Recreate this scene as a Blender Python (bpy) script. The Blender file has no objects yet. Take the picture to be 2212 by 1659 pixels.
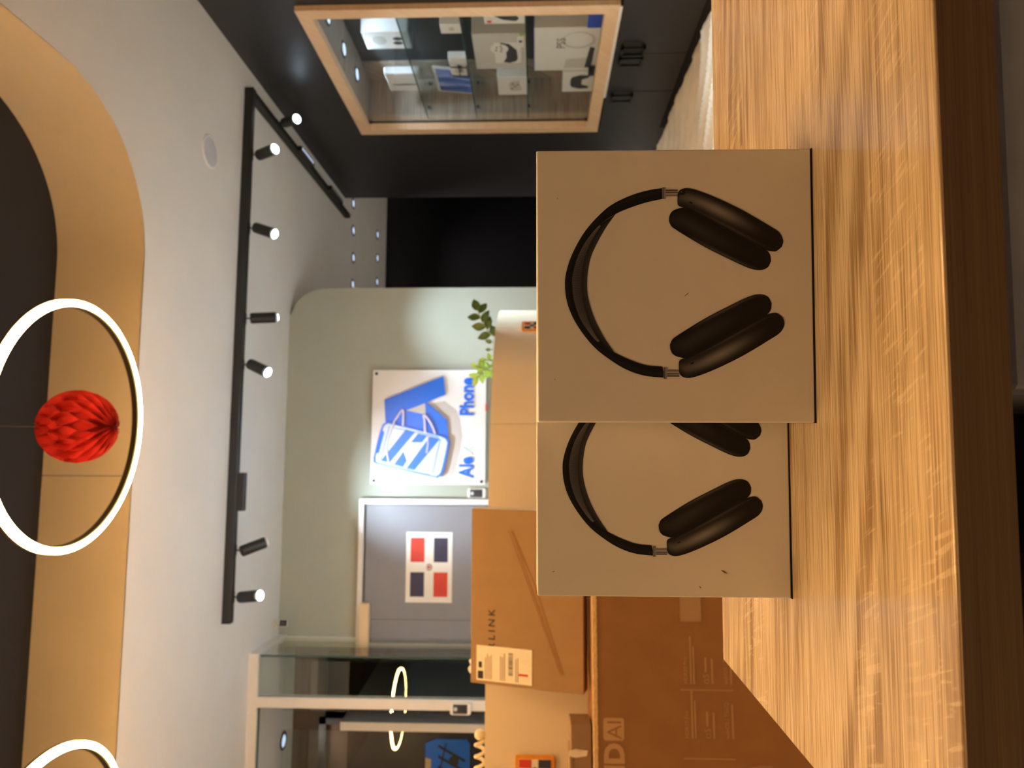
import bpy, bmesh, math, random
from mathutils import Vector, Matrix, Euler
random.seed(4)
scene = bpy.context.scene
COL = scene.collection
R = math.radians

# ---------------------------------------------------------------- camera
F_PX, YAW, PITCH = 1530.0, R(5.8), math.atan(54/1530.0)
cam_d = bpy.data.cameras.new('camera')
cam_d.sensor_fit = 'HORIZONTAL'
cam_d.sensor_width = 36.0
cam_d.lens = F_PX/2212*36
cam_d.clip_start = 0.02
cam_d.dof.use_dof = True
cam_d.dof.focus_distance = 0.535
cam_d.dof.aperture_fstop = 11
cam = bpy.data.objects.new('camera', cam_d)
COL.objects.link(cam)
fh = Vector((math.sin(YAW), math.cos(YAW), 0))
rt = Vector((math.cos(YAW), -math.sin(YAW), 0))
fw = fh*math.cos(PITCH) + Vector((0, 0, 1))*math.sin(PITCH)
up = rt.cross(fw)
# the phone was held sideways: the picture's right-hand side is the room's "down"
m = Matrix((-up, rt, -fw)).transposed().to_4x4()
m.translation = Vector((0, 0, .93))
cam.matrix_world = m
scene.camera = cam

# ---------------------------------------------------------------- world, exposure
w = bpy.data.worlds.new('world'); scene.world = w; w.use_nodes = True
w.node_tree.nodes['Background'].inputs[0].default_value = (.93, .96, 1.0, 1)
w.node_tree.nodes['Background'].inputs[1].default_value = .05
vs = scene.view_settings
vs.view_transform = 'Standard'; vs.look = 'None'; vs.gamma = 1; vs.use_curve_mapping = False
vs.exposure = 0.0
WARM = (1.0, .56, .21)
COOL = (.70, .90, 1.06)
RING_L = 142
SPOT_W = 820
GLOW = 25

# ---------------------------------------------------------------- helpers
def lin(c):
    c = c/255
    return c/12.92 if c <= .04045 else ((c+.055)/1.055)**2.4
def S(r, g, b): return (lin(r), lin(g), lin(b), 1)

class N:
    """tiny node helper"""
    def __init__(s, mat): s.t = mat.node_tree; s.t.nodes.clear()
    def n(s, typ, **kw):
        nd = s.t.nodes.new(typ)
        for k, v in kw.items():
            if k == 'inp':
                for kk, vv in v.items():
                    if isinstance(vv, bpy.types.NodeSocket): s.t.links.new(vv, nd.inputs[kk])
                    else: nd.inputs[kk].default_value = vv
            else: setattr(nd, k, v)
        return nd
    def math(s, op, a, b=0.0):
        nd = s.n('ShaderNodeMath', operation=op, inp={0: a, 1: b}); return nd.outputs[0]
    def mix(s, f, a, b, mode='MIX'):
        nd = s.n('ShaderNodeMix', data_type='RGBA', blend_type=mode)
        for i, v in ((0, f), (6, a), (7, b)):
            if isinstance(v, bpy.types.NodeSocket): s.t.links.new(v, nd.inputs[i])
            else: nd.inputs[i].default_value = v
        return nd.outputs[2]
    def ramp(s, fac, stops):
        nd = s.n('ShaderNodeValToRGB', inp={0: fac}); e = nd.color_ramp.elements
        while len(e) < len(stops): e.new(.5)
        for el, (p, c) in zip(e, stops): el.position = p; el.color = c
        return nd.outputs[0]
    def coords(s, scale=(1, 1, 1), which='Object', loc=(0, 0, 0)):
        tc = s.n('ShaderNodeTexCoord')
        mp = s.n('ShaderNodeMapping', inp={'Vector': tc.outputs[which], 'Scale': scale, 'Location': loc})
        return mp.outputs[0]
    def noise(s, vec, scale, detail=3, rough=.5, dist=0):
        return s.n('ShaderNodeTexNoise', inp={'Vector': vec, 'Scale': scale, 'Detail': detail, 'Roughness': rough, 'Distortion': dist}).outputs[0]
    def out(s, shader): 
        o = s.n('ShaderNodeOutputMaterial'); s.t.links.new(shader, o.inputs[0])

MATS = {}
def newmat(name):
    mt = bpy.data.materials.new(name); mt.use_nodes = True; MATS[name] = mt
    return mt, N(mt)
def plain(name, col, rough=.5, metal=0, var=.06, nscale=8, spec=.5, bump=0, bscale=200, **extra):
    mt, k = newmat(name)
    v = k.coords()
    nz = k.noise(v, nscale, 4)
    c1 = tuple(x*(1-var) for x in col[:3])+(1,); c2 = tuple(min(1, x*(1+var)) for x in col[:3])+(1,)
    cc = k.ramp(nz, [(.3, c1), (.7, c2)])
    b = k.n('ShaderNodeBsdfPrincipled', inp={'Base Color': cc, 'Roughness': rough, 'Metallic': metal, 'Specular IOR Level': spec})
    for kk, vv in extra.items(): b.inputs[kk.replace('_', ' ')].default_value = vv
    if bump:
        bp = k.n('ShaderNodeBump', inp={'Height': k.noise(v, bscale, 2), 'Strength': bump, 'Distance': .002})
        k.t.links.new(bp.outputs[0], b.inputs['Normal'])
    k.out(b.outputs[0]); return mt
def emis(name, col, strength):
    mt, k = newmat(name)
    e = k.n('ShaderNodeEmission', inp={0: tuple(col)+(1,), 1: strength}); k.out(e.outputs[0]); return mt
def glassmat(name, tint, f0=.05, rough=0.0):
    """clear pane: Schlick reflection over plain transmission (same from both sides)"""
    mt, k = newmat(name)
    lw = k.n('ShaderNodeLayerWeight', inp={0: .5})
    fac = k.math('ADD', k.math('MULTIPLY', k.math('POWER', lw.outputs['Facing'], 5.0), 1-f0), f0)
    t = k.n('ShaderNodeBsdfTransparent', inp={0: tint})
    g = k.n('ShaderNodeBsdfGlossy', inp={0: (1, 1, 1, 1), 'Roughness': rough})
    mx = k.n('ShaderNodeMixShader', inp={0: fac, 1: t.outputs[0], 2: g.outputs[0]})
    k.out(mx.outputs[0]); return mt
def printmat(name, rough=.4):
    """flat print: colours come with the artwork (colour attribute)"""
    mt, k = newmat(name)
    a = k.n('ShaderNodeVertexColor', layer_name='ink')
    b = k.n('ShaderNodeBsdfPrincipled', inp={'Base Color': a.outputs[0], 'Roughness': rough, 'Specular IOR Level': .25})
    k.out(b.outputs[0]); return mt

def woodmat(name, base, dark, light, grain=(3, 90, 30), stave=.085, rough=.34, rays=True, bumpy=.15, var=.35, contrast=1.0, spec=.5, pores=0):
    mt, k = newmat(name)
    tc = k.n('ShaderNodeTexCoord')
    sep = k.n('ShaderNodeSeparateXYZ', inp={0: tc.outputs['Object']})
    X, Y, Z = sep.outputs
    idx = k.math('FLOOR', k.math('DIVIDE', k.math('ADD', Y, Z), stave))
    wn = k.n('ShaderNodeTexWhiteNoise', noise_dimensions='1D', inp={'W': idx})
    off = k.math('MULTIPLY', wn.outputs[0], 7.0)
    def vec(sx, sy):
        cx = k.math('MULTIPLY', k.math('ADD', X, off), sx); cy = k.math('MULTIPLY', k.math('ADD', Y, Z), sy)
        return k.n('ShaderNodeCombineXYZ', inp={0: cx, 1: cy, 2: off}).outputs[0]
    fine = k.noise(vec(grain[0]*2.2, grain[1]*4.2), 1, 4, .62)
    mid = k.noise(vec(grain[0], grain[1]), 1, 4, .6, .7)
    broad = k.noise(vec(1.1, grain[2]), 1, 2, .5, .8)
    # cathedral figure
    wv = k.n('ShaderNodeTexWave', wave_type='RINGS', rings_direction='Z', inp={'Vector': vec(1.6, 14.), 'Scale': 1.3, 'Distortion': 5.0, 'Detail': 3, 'Detail Scale': 1.4, 'Detail Roughness': .6})
    cat_on = k.ramp(wn.outputs[0], [(.62, (0, 0, 0, 1)), (.7, (1, 1, 1, 1))])
    cat = k.math('MULTIPLY', k.math('MULTIPLY', wv.outputs['Fac'], cat_on), .35)
    g = k.math('ADD', k.math('MULTIPLY', fine, .62), k.math('MULTIPLY', mid, .38))
    g = k.math('ADD', g, k.math('MULTIPLY', k.math('SUBTRACT', broad, .5), .32))
    g = k.math('SUBTRACT', g, k.math('MULTIPLY', cat, .5))
    g = k.math('ADD', g, k.math('MULTIPLY', k.math('SUBTRACT', wn.outputs[0], .5), var*.35))
    g = k.math('ADD', k.math('MULTIPLY', k.math('SUBTRACT', g, .5), contrast), .5)
    col = k.ramp(g, [(.30, dark), (.46, base), (.62, light)])
    if rays:   # pale medullary flecks lying across the grain
        rv = k.n('ShaderNodeCombineXYZ', inp={0: k.math('ADD', k.math('MULTIPLY', X, 240.), k.math('MULTIPLY', Y, 110.)), 1: k.math('MULTIPLY', Y, 34.), 2: off}).outputs[0]
        rn = k.noise(rv, 1, 2, .5, .3)
        area = k.noise(vec(2.0, 9.0), 1, 1)
        fl = k.math('MULTIPLY', k.ramp(rn, [(.57, (0, 0, 0, 1)), (.64, (1, 1, 1, 1))]), k.ramp(area, [(.5, (0, 0, 0, 1)), (.6, (1, 1, 1, 1))]))
        col = k.mix(k.math('MULTIPLY', fl, .38), col, tuple(min(1, c*1.25) for c in light[:3])+(1,))
    if pores:
        pn = k.noise(vec(16., 1250.), 1, 2, .5)
        col = k.mix(k.math('MULTIPLY', k.ramp(pn, [(.50, (0, 0, 0, 1)), (.62, (1, 1, 1, 1))]), pores), col, tuple(c*.62 for c in dark[:3])+(1,))
    bp = k.n('ShaderNodeBump', inp={'Height': g, 'Strength': bumpy, 'Distance': .0015})
    b = k.n('ShaderNodeBsdfPrincipled', inp={'Base Color': col, 'Roughness': rough, 'Normal': bp.outputs[0], 'Specular IOR Level': spec})
    k.out(b.outputs[0]); return mt

# ---- mesh helpers
def tag(o, label=None, cat=None, group=None, kind=None):
    if label: o['label'] = label
    if cat: o['category'] = cat
    if group: o['group'] = group
    if kind: o['kind'] = kind
    return o
def link(name, me, mat, parent=None, smooth=False):
    o = bpy.data.objects.new(name, me); COL.objects.link(o)
    if mat is not None and len(me.materials) == 0: me.materials.append(mat)
    if parent is not None: o.parent = parent
    if smooth:
        for p in me.polygons: p.use_smooth = True
    return o
def obj(name, bm, mat, parent=None, smooth=False, loc=None, rot=None):
    bmesh.ops.recalc_face_normals(bm, faces=bm.faces)
    me = bpy.data.meshes.new(name); bm.to_mesh(me); bm.free()
    o = link(name, me, mat, parent, smooth)
    if loc is not None: o.location = loc
    if rot is not None: o.rotation_euler = rot
    return o
def empty(name, loc=(0, 0, 0), rz=0, label=None, cat=None, group=None):
    o = bpy.data.objects.new(name, None); COL.objects.link(o)
    o.location = loc; o.rotation_euler = (0, 0, rz); o.empty_display_size = .05
    return tag(o, label, cat, group)
def box(x0, x1, y0, y1, z0, z1, bev=0, seg=2, bm=None):
    b = bm or bmesh.new()
    r = bmesh.ops.create_cube(b, size=1)
    for v in r['verts']:
        v.co = Vector(((x0+x1)/2+v.co.x*(x1-x0), (y0+y1)/2+v.co.y*(y1-y0), (z0+z1)/2+v.co.z*(z1-z0)))
    if bev:
        es = list({e for v in r['verts'] for e in v.link_edges})
        bmesh.ops.bevel(b, geom=es, offset=bev, segments=seg, profile=.5, affect='EDGES')
    return b
def cyl(p0, p1, r, r2=None, n=24, bm=None, caps=True):
    b = bm or bmesh.new(); p0 = Vector(p0); p1 = Vector(p1); d = p1-p0
    q = d.to_track_quat('Z', 'Y').to_matrix().to_4x4(); q.translation = (p0+p1)/2
    bmesh.ops.create_cone(b, cap_ends=caps, segments=n, radius1=r, radius2=r if r2 is None else r2, depth=d.length, matrix=q)
    return b
def tube(pts, r, n=8, bm=None, closed=False):
    b = bm or bmesh.new(); pts = [Vector(p) for p in pts]; rings = []
    L = len(pts); prev = None
    for i, p in enumerate(pts):
        a = pts[(i-1) % L] if (closed or i > 0) else p; c = pts[(i+1) % L] if (closed or i < L-1) else p
        t = (c-a).normalized()
        ref = prev if prev is not None else (Vector((0, 0, 1)) if abs(t.z) < .9 else Vector((1, 0, 0)))
        s = (ref - t*ref.dot(t)).normalized(); prev = s; u_ = t.cross(s)
        rr = r[i] if isinstance(r, (list, tuple)) else r
        rings.append([b.verts.new(p+(s*math.cos(2*math.pi*j/n)+u_*math.sin(2*math.pi*j/n))*rr) for j in range(n)])
    for i in range(L if closed else L-1):
        A, B = rings[i], rings[(i+1) % L]
        for j in range(n): b.faces.new((A[j], A[(j+1) % n], B[(j+1) % n], B[j]))
    if not closed:
        b.faces.new(rings[0][::-1]); b.faces.new(rings[-1])
    return b
def lathe(prof, n=32, bm=None, axis_loc=(0, 0, 0)):
    """profile of (r, z) turned about z"""
    b = bm or bmesh.new(); o = Vector(axis_loc); rings = []
    for r, z in prof:
        rings.append([b.verts.new(o+Vector((r*math.cos(2*math.pi*j/n), r*math.sin(2*math.pi*j/n), z))) for j in range(n)])
    for A, B in zip(rings[:-1], rings[1:]):
        for j in range(n): b.faces.new((A[j], A[(j+1) % n], B[(j+1) % n], B[j]))
    return b
def prism(pts, fn, d0, d1, bm=None):
    """closed 2D outline, fn(a, b, d) -> Vector, extruded from d0 to d1"""
    b = bm or bmesh.new()
    A = [b.verts.new(fn(x, y, d0)) for x, y in pts]; B = [b.verts.new(fn(x, y, d1)) for x, y in pts]
    fa = b.faces.new(A); fb = b.faces.new(B[::-1]); n = len(pts)
    for i in range(n): b.faces.new((A[i], B[i], B[(i+1) % n], A[(i+1) % n]))
    bmesh.ops.triangulate(b, faces=[fa, fb])
    return b
def rrect(x0, x1, y0, y1, r, n=6):
    P = []
    for cx, cy, a0 in ((x1-r, y1-r, 0), (x0+r, y1-r, 90), (x0+r, y0+r, 180), (x1-r, y0+r, 270)):
        for i in range(n+1):
            a = R(a0+90*i/n); P.append((cx+r*math.cos(a), cy+r*math.sin(a)))
    return P
def circ(cx, cy, r, n=24, ry=None): return [(cx+r*math.cos(2*math.pi*i/n), cy+(ry or r)*math.sin(2*math.pi*i/n)) for i in range(n)]
def resample(pts, n):
    P = [Vector(p) for p in pts]; L = [0]
    for a, b in zip(P[:-1], P[1:]): L.append(L[-1]+(b-a).length)
    out = []; j = 0
    for i in range(n):
        d = L[-1]*i/(n-1)
        while j < len(L)-2 and L[j+1] < d: j += 1
        t = 0 if L[j+1] == L[j] else (d-L[j])/(L[j+1]-L[j]); out.append(P[j].lerp(P[j+1], t))
    return out
def smooth_line(pts, n, closed=False):
    """Catmull-Rom"""
    P = [Vector(p) for p in pts]; out = []
    if closed: P = [P[-1]]+P+[P[0], P[1]]
    else: P = [P[0]*2-P[1]]+P+[P[-1]*2-P[-2]]
    for i in range(1, len(P)-2):
        for j in range(n):
            t = j/n; a, b, c, d = P[i-1:i+3]
            out.append(.5*((2*b)+(c-a)*t+(2*a-5*b+4*c-d)*t*t+(3*b-a-3*c+d)*t**3))
    if not closed: out.append(P[-2])
    return out
def paint(o, cols):
    """store artwork colours per vertex (print)"""
    at = o.data.color_attributes.new('ink', 'FLOAT_COLOR', 'POINT')
    for i, c in enumerate(cols): at.data[i].color = c
def text_mesh(name, txt, size, mat, parent, M, align='LEFT', depth=0, bold=0, sx=1, spacing=1.0):
    cu = bpy.data.curves.new(name, 'FONT'); cu.body = txt; cu.size = size; cu.align_x = align
    cu.extrude = depth; cu.offset = bold; cu.space_character = spacing; cu.resolution_u = 3
    t = bpy.data.objects.new(name, cu); COL.objects.link(t)
    dg = bpy.context.evaluated_depsgraph_get()
    me = bpy.data.meshes.new_from_object(t.evaluated_get(dg))
    bpy.data.objects.remove(t); bpy.data.curves.remove(cu)
    me.name = name; me.materials.clear()
    me.transform(M @ Matrix.Diagonal((sx, 1, 1, 1)))
    return link(name, me, mat, parent)
# frame matrices: text plane with local x -> right, y -> up, facing -Y (towards the viewer) or -X
def face_minus_y(x, y, z): 
    m_ = Matrix(((1, 0, 0, x), (0, 0, -1, y), (0, 1, 0, z), (0, 0, 0, 1))); return m_
def face_minus_x(x, y, z):     # reading direction runs towards -y (left to right for somebody looking along +x)
    m_ = Matrix(((0, 0, -1, x), (-1, 0, 0, y), (0, 1, 0, z), (0, 0, 0, 1))); return m_

# ---------------------------------------------------------------- materials
M_CEIL = plain('ceiling_paint', S(228, 226, 223), .85, var=.025, nscale=3, bump=.05, bscale=60)
M_RECESS = plain('recess_paint', S(32, 27, 25), .9, var=.05, nscale=2)
M_BAND = plain('band_paint', S(212, 198, 172), .8, var=.03, nscale=3)
M_SAGE = plain('sage_paint', S(167, 170, 156), .75, var=.03, nscale=3, bump=.04, bscale=80)
M_BLACK = plain('black_panel', S(42, 41, 44), .42, var=.12, nscale=2)
M_DEEP = plain('black_gloss', S(14, 14, 17), .25, var=.1, nscale=2)
M_FLOOR = plain('floor_vinyl', S(206, 204, 198), .35, var=.08, nscale=3)
M_CLOTH = plain('beige_cloth', S(216, 200, 174), .55, var=.06, nscale=12)
M_WALLX = plain('cream_wall', S(205, 195, 180), .8, var=.03)
M_OAK = woodmat('oak_laminate', S(212, 190, 158), S(160, 134, 104), S(230, 212, 184), grain=(4, 190, 20), rough=.22, var=.3, bumpy=.04, contrast=1.45, stave=.062, spec=.6, pores=.55)
M_EDGE_SHADE = woodmat('oak_edge_shaded', S(104, 80, 58), S(84, 62, 42), S(116, 92, 66), rough=.6, rays=False, grain=(3, 260, 60), stave=.05)  # oak darkened to paint in the shade of the unlit front edge
M_FRAME = woodmat('beech_frame', S(226, 196, 160), S(218, 186, 148), S(234, 206, 172), rough=.45, rays=False, grain=(2, 30, 9), stave=5, bumpy=.03)
M_TAUPE = woodmat('taupe_wood', S(150, 134, 120), S(126, 110, 98), S(172, 158, 142), rough=.5, rays=False, grain=(2, 26, 12), stave=5, bumpy=.03)
M_GREYD = plain('grey_drawer', S(158, 164, 184), .5, var=.08, nscale=40)
M_VOID = plain('dark_board', S(20, 17, 16), .8)
M_PAPER = plain('white_card', S(236, 232, 226), .45, var=.015, nscale=30, bump=.03, bscale=900)
M_INK = printmat('headphone_print', .42)
M_SCUFF = plain('scuff', S(120, 96, 70), .8)
M_KRAFT = plain('kraft_board', S(158, 126, 88), .75, var=.06, nscale=14, bump=.05, bscale=500)
M_KRAFTD = plain('brown_carton', S(150, 104, 62), .8, var=.07, nscale=10, bump=.05, bscale=500)
M_KRAFTL = plain('carton_edge', S(212, 176, 128), .8, var=.12, nscale=90)
M_CARTINK = plain('carton_print', S(186, 146, 104), .8, var=.04)
M_LABELT = plain('tan_label', S(172, 134, 98), .6, var=.05, nscale=20)
M_GREYBOX = plain('grey_card', S(150, 124, 98), .8, var=.05, nscale=25)
M_CREAM = plain('cream_laminate', S(232, 214, 186), .4, var=.02, nscale=5)
M_WHITE = plain('white_metal', S(226, 224, 222), .4, var=.02)
M_WPLAST = plain('white_plastic', S(235, 234, 232), .35, var=.02)
M_TRACK = plain('black_metal', S(24, 22, 22), .5, var=.1)
M_DOOR = plain('grey_door', S(130, 129, 136), .5, var=.03)
M_CLOSER = plain('beige_metal', S(226, 196, 158), .45, var=.03)
M_GLASS = glassmat('clear_glass', (.92, .96, .94, 1), .06)
M_GLASSEDGE = plain('glass_edge', S(60, 84, 78), .15, var=.1)
M_CASEGLASS = glassmat('case_glass', (.97, .985, .98, 1), .03)
M_SHELF = glassmat('shelf_glass', (.93, .97, .955, 1), .05)
M_ACRYL = plain('white_acrylic', S(238, 238, 240), .2, var=.01)
M_BLUE = plain('blue_acrylic', S(20, 108, 226), .3, var=.04, nscale=6)
M_PALE = plain('pale_acrylic', S(196, 214, 224), .25, var=.02)
M_SHADOWPL = plain('grey_shadow_plate', S(196, 188, 184), .5, var=.03)
M_PINKT = plain('pinkish_tube', S(218, 206, 226), .3, var=.03)
M_RED = plain('red_ink', S(205, 62, 48), .6, var=.08, nscale=20)
M_NAVY = plain('navy_ink', S(52, 50, 74), .6, var=.15, nscale=20)
M_DKBROWN = plain('dark_header', S(96, 80, 72), .7, var=.08)
M_DARKDOOR = plain('dark_glass_door', S(58, 44, 36), .25, var=.1)
M_TISSUE = plain('red_tissue', S(196, 40, 34), .85, var=.08, nscale=30)
M_ALU = plain('dark_profile', S(70, 58, 44), .5, .3)
M_WIRE = plain('steel_wire', S(160, 140, 120), .4, .6)
M_LEAFD = plain('dark_leaf', S(76, 100, 52), .45, var=.25, nscale=40)
M_LEAFL = plain('light_leaf', S(150, 196, 92), .45, var=.2, nscale=40)
M_STEM = plain('stem', S(120, 130, 90), .6)
M_TERRA = plain('pot_glaze', S(180, 160, 140), .5)
M_ORANGE = plain('orange_border', S(232, 150, 40), .6, var=.1, nscale=60)
M_ROPE = plain('cream_cord', S(236, 220, 188), .7, var=.08, nscale=60)
M_BLK = plain('black_plastic', S(18, 18, 20), .4, var=.1)
M_DGREY = plain('dark_grey_plastic', S(64, 66, 72), .45, var=.1)
M_LGREY = plain('light_grey_card', S(205, 207, 208), .5, var=.03)
M_BOXW = plain('glossy_white_card', S(236, 238, 242), .35, var=.015)
M_BLUECARD = plain('blue_card', S(44, 76, 190), .5, var=.06)
M_PINK = plain('pink_card', S(236, 168, 158), .5, var=.1, nscale=30)
M_GREEN = plain('green_sticker', S(150, 200, 90), .5)
M_BACKP = plain('case_back', S(52, 54, 54), .35, var=.08)
M_TAPE = plain('white_label', S(236, 226, 206), .4, var=.04, nscale=60)
M_BLKINK = plain('black_ink', S(44, 38, 34), .7)
M_BROWNINK = plain('brown_ink', S(150, 108, 62), .75)
M_RING = emis('ring_diffuser', WARM, RING_L)
M_FRINGE = emis('ring_fringe', (1.0, .72, .16), 1.0)  # yellow glare at the ring's edges, painted as faint emission
M_LENS = emis('spot_lens', COOL, GLOW)
M_LENSDIM = emis('spot_lens_dim', COOL, 1.1)
M_PUCK = emis('puck_lens', (.62, .78, 1.0), 1.5)
M_DOWN = emis('downlight_lens', (.60, .74, 1.0), 1.25)

# ================================================================ the room
CZ, RZ = 2.70, 3.105          # white ceiling, recessed ceiling
FX1, FY1, FR = 1.482, 3.065, .62
def struct(name, bm, mat, label, parent=None, smooth=False):
    return tag(obj(name, bm, mat, parent, smooth), label, kind='structure')
struct('floor', box(-3.6, 4.2, -3.0, 8.3, -.1, 0), M_FLOOR, 'beige vinyl floor of the shop')
# white ceiling: everything around the rounded recess
arc = [(FX1-FR+FR*math.cos(R(a)), FY1-FR+FR*math.sin(R(a))) for a in range(0, 91, 5)]
bm = bmesh.new()
def slab(poly, z0, z1): prism(poly, lambda a, b, d: Vector((a, b, d)), z0, z1, bm)
slab([(-3.6, FY1), (-3.6, 5.3), (-1.26, 5.3), (-1.26, 8.3), (4.2, 8.3), (4.2, FY1)], CZ, CZ+.004)
slab([(FX1, -3.0), (FX1, FY1-FR)]+arc[1:-1]+[(FX1-FR, FY1), (4.2, FY1), (4.2, -3.0)], CZ, CZ+.004)
struct('ceiling', bm, M_CEIL, 'white lower ceiling with a rounded edge around the recess')
struct('ceiling_recess', box(-3.6, FX1+.1, -3.0, FY1+.1, RZ, RZ+.05), M_RECESS, 'dark brown upper ceiling inside the recess')
# beige curved fascia between both ceilings
path = [(FX1, -3.0)]+arc+[(-.092, FY1)]
bm = bmesh.new()
def band(path, t, z0, z1, bm):
    n = len(path); rows = []
    for i, p in enumerate(path):
        a = Vector(path[max(i-1, 0)]); c = Vector(path[min(i+1, n-1)]); d = (c-a).normalized(); nn = Vector((d.y, -d.x))
        q = Vector(p); o = q+nn*t
        rows.append([bm.verts.new((q.x, q.y, z0)), bm.verts.new((q.x, q.y, z1)), bm.verts.new((o.x, o.y, z1)), bm.verts.new((o.x, o.y, z0))])
    for A, B in zip(rows[:-1], rows[1:]):
        for j in range(4): bm.faces.new((A[j], A[(j+1) % 4], B[(j+1) % 4], B[j]))
    bm.faces.new(rows[0]); bm.faces.new(rows[-1][::-1])
band(path, .02, CZ+.0005, RZ, bm)
struct('trim_1', bm, M_BAND, 'beige curved fascia panel of the ceiling recess', smooth=False)
bm = bmesh.new(); band([(-.095, FY1), (-3.6, FY1)], .02, CZ+.0005, RZ, bm)
struct('trim_2', bm, M_BAND, 'straight beige fascia panel left of the joint')
for o in (bpy.data.objects['trim_1'],):
    for p in o.data.polygons: p.use_smooth = True
    md = o.modifiers.new('edges', 'EDGE_SPLIT'); md.split_angle = R(40)

# far sage wall with its rounded upper corner
WR = .26
prof = [(-1.30, 0), (1.193, 0), (1.193, CZ-WR)]+[(1.193-WR+WR*math.cos(R(a)), CZ-WR+WR*math.sin(R(a))) for a in range(6, 91, 6)]+[(-1.30, CZ)]
struct('wall_far', prism(prof, lambda a, b, d: Vector((a, d, b)), 4.94, 5.04), M_SAGE, 'sage green wall with a rounded upper corner')
# right wall of black panels with the opening for the lit case
OY0, OY1, OZ0, OZ1 = 3.53, 4.86, .555, 2.165
bm = bmesh.new()
box(2.36, 2.40, -3.0, OY0, 0, CZ, bm=bm); box(2.36, 2.40, OY1, 6.27, 0, CZ, bm=bm)
box(2.36, 2.40, OY0, OY1, 0, OZ0, bm=bm); box(2.36, 2.40, OY0, OY1, OZ1, CZ, bm=bm)
struct('wall_right', bm, M_BLACK, 'matt black panelled wall around the lit display case')
struct('wall_passage', box(.9, 4.2, 8.05, 8.15, 0, CZ), M_DEEP, 'black wall closing the passage at the back')
struct('wall_passage_side', box(4.1, 4.2, 3.0, 8.05, 0, CZ), M_DEEP, 'black side wall of the passage')
struct('wall_left', box(-3.7, -3.6, 2.4, 7.5, 0, RZ), M_WALLX, 'cream wall on the left of the shop')
# dark space beyond the entrance lobby
struct('wall_lobby', box(-3.6, -1.26, 7.4, 7.5, 0, CZ), M_VOID, 'dark wall beyond the entrance lobby')
struct('wall_lobby_side', box(-1.30, -1.26, 5.04, 7.4, 0, CZ), M_VOID, 'dark side wall of the entrance lobby')
struct('ceiling_lobby', box(-3.6, -1.30, 5.3, 7.4, CZ, CZ+.02), M_VOID, 'dark ceiling beyond the entrance lobby')
struct('trim_3', box(-3.6, -1.30, 5.30, 5.36, 2.47, CZ), M_DKBROWN, 'brown header beam in the entrance lobby')
# downlights in the passage and lobby
def downlight(x, y, label, group, z=CZ, r=.042):
    t = empty('downlight', (x, y, z), label=label, cat='downlight', group=group)
    obj('trim_ring', lathe([(r*.8, -.001), (r*.85, -.006), (r*1.25, -.005), (r*1.3, 0)], 24), M_DGREY, t, True)
    obj('lens', lathe([(.0005, -.003), (r*.82, -.003)], 24), M_DOWN, t)
    ld = bpy.data.lights.new('glow', 'SPOT'); ld.energy = 65; ld.color = (1, .88, .76); ld.spot_size = R(80); ld.spot_blend = .8; ld.shadow_soft_size = .04
    lo = bpy.data.objects.new('glow', ld); COL.objects.link(lo); lo.parent = t; lo.location = (0, 0, -.01)
    return t
rows = [(2.413, 6.555), (2.155, 6.583), (1.893, 6.605), (1.632, 6.61)]
nm = ['rightmost', 'second from the right', 'third from the right', 'leftmost']
for (x, y), q in zip(rows, nm):
    downlight(x, y, 'small round ceiling downlight in the nearer passage row, '+q, 'downlights in the passage ceiling')
for (x, y), q in zip([(2.435, 7.59), (2.175, 7.61), (1.91, 7.62)], ['right one', 'middle one', 'left one']):
    downlight(x, y, 'small round ceiling downlight in the farther passage row, '+q, 'downlights in the passage ceiling')
downlight(-1.984, 5.11, 'single round downlight above the glass entrance lobby', 'lobby downlight', r=.05)

# ================================================================ ring lamps
def ring_lamp(cx, cy, label, tilt=(0, 0)):
    z = 2.394; Rr = .385
    t = empty('ring_lamp', (cx, cy, z), label=label, cat='pendant lamp', group='glowing ring pendant lamps')
    rot = (tilt[1], -tilt[0], 0)
    # opaque profile on top, glowing silicone diffuser below and outside
    prof = [(Rr-.009, -.010), (Rr-.004, -.0125), (Rr+.006, -.0125), (Rr+.0105, -.009), (Rr+.0105, .005), (Rr-.009, .005), (Rr-.009, -.010)]
    obj('diffuser', lathe(prof, 96), M_RING, t, True, rot=rot)
    for r0, r1, z0, z1 in ((Rr-.0105, Rr-.009, -.0095, .005), (Rr+.0105, Rr+.012, -.0095, -.0075)):  # the lamp's yellow glare fringe, built as thin glowing bands
        obj('glow_fringe', lathe([(r0, z0), (r1, z0), (r1, z1), (r0, z1), (r0, z0)], 96), M_FRINGE, t, True, rot=rot)
    prof = [(Rr-.013, -.004), (Rr-.0107, -.004), (Rr-.0107, .0052), (Rr+.0122, .0052), (Rr+.0122, .015), (Rr-.013, .015), (Rr-.013, -.004)]
    obj('profile', lathe(prof, 96), M_ALU, t, False, rot=rot)
    for a in (245, 270, 295):
        x, y = (Rr-.012)*math.cos(R(a)), (Rr-.012)*math.sin(R(a))
        obj('wire', tube([(x, y, .012), (x, y, RZ-z)], .0008, 6), M_WIRE, t)
    return t
ring_lamp(.09, 2.19, 'glowing ring pendant lamp around the red paper ball', (-.018, .036))
ring_lamp(-1.285, 2.19, 'glowing ring pendant lamp cut off by the picture edge, left of the paper ball')
ring_lamp(-2.65, 2.19, 'glowing ring pendant lamp farthest left, seen mirrored in the lobby glass')
ring_lamp(.09, .82, 'unseen ring lamp added straight above the desk to light it warmly')  # added out of view for the warm light on the desk
ring_lamp(-1.285, -.55, 'unseen ring lamp added behind the viewer on the left to light the box fronts')  # not in view, added to warm the fronts of the boxes

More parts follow.
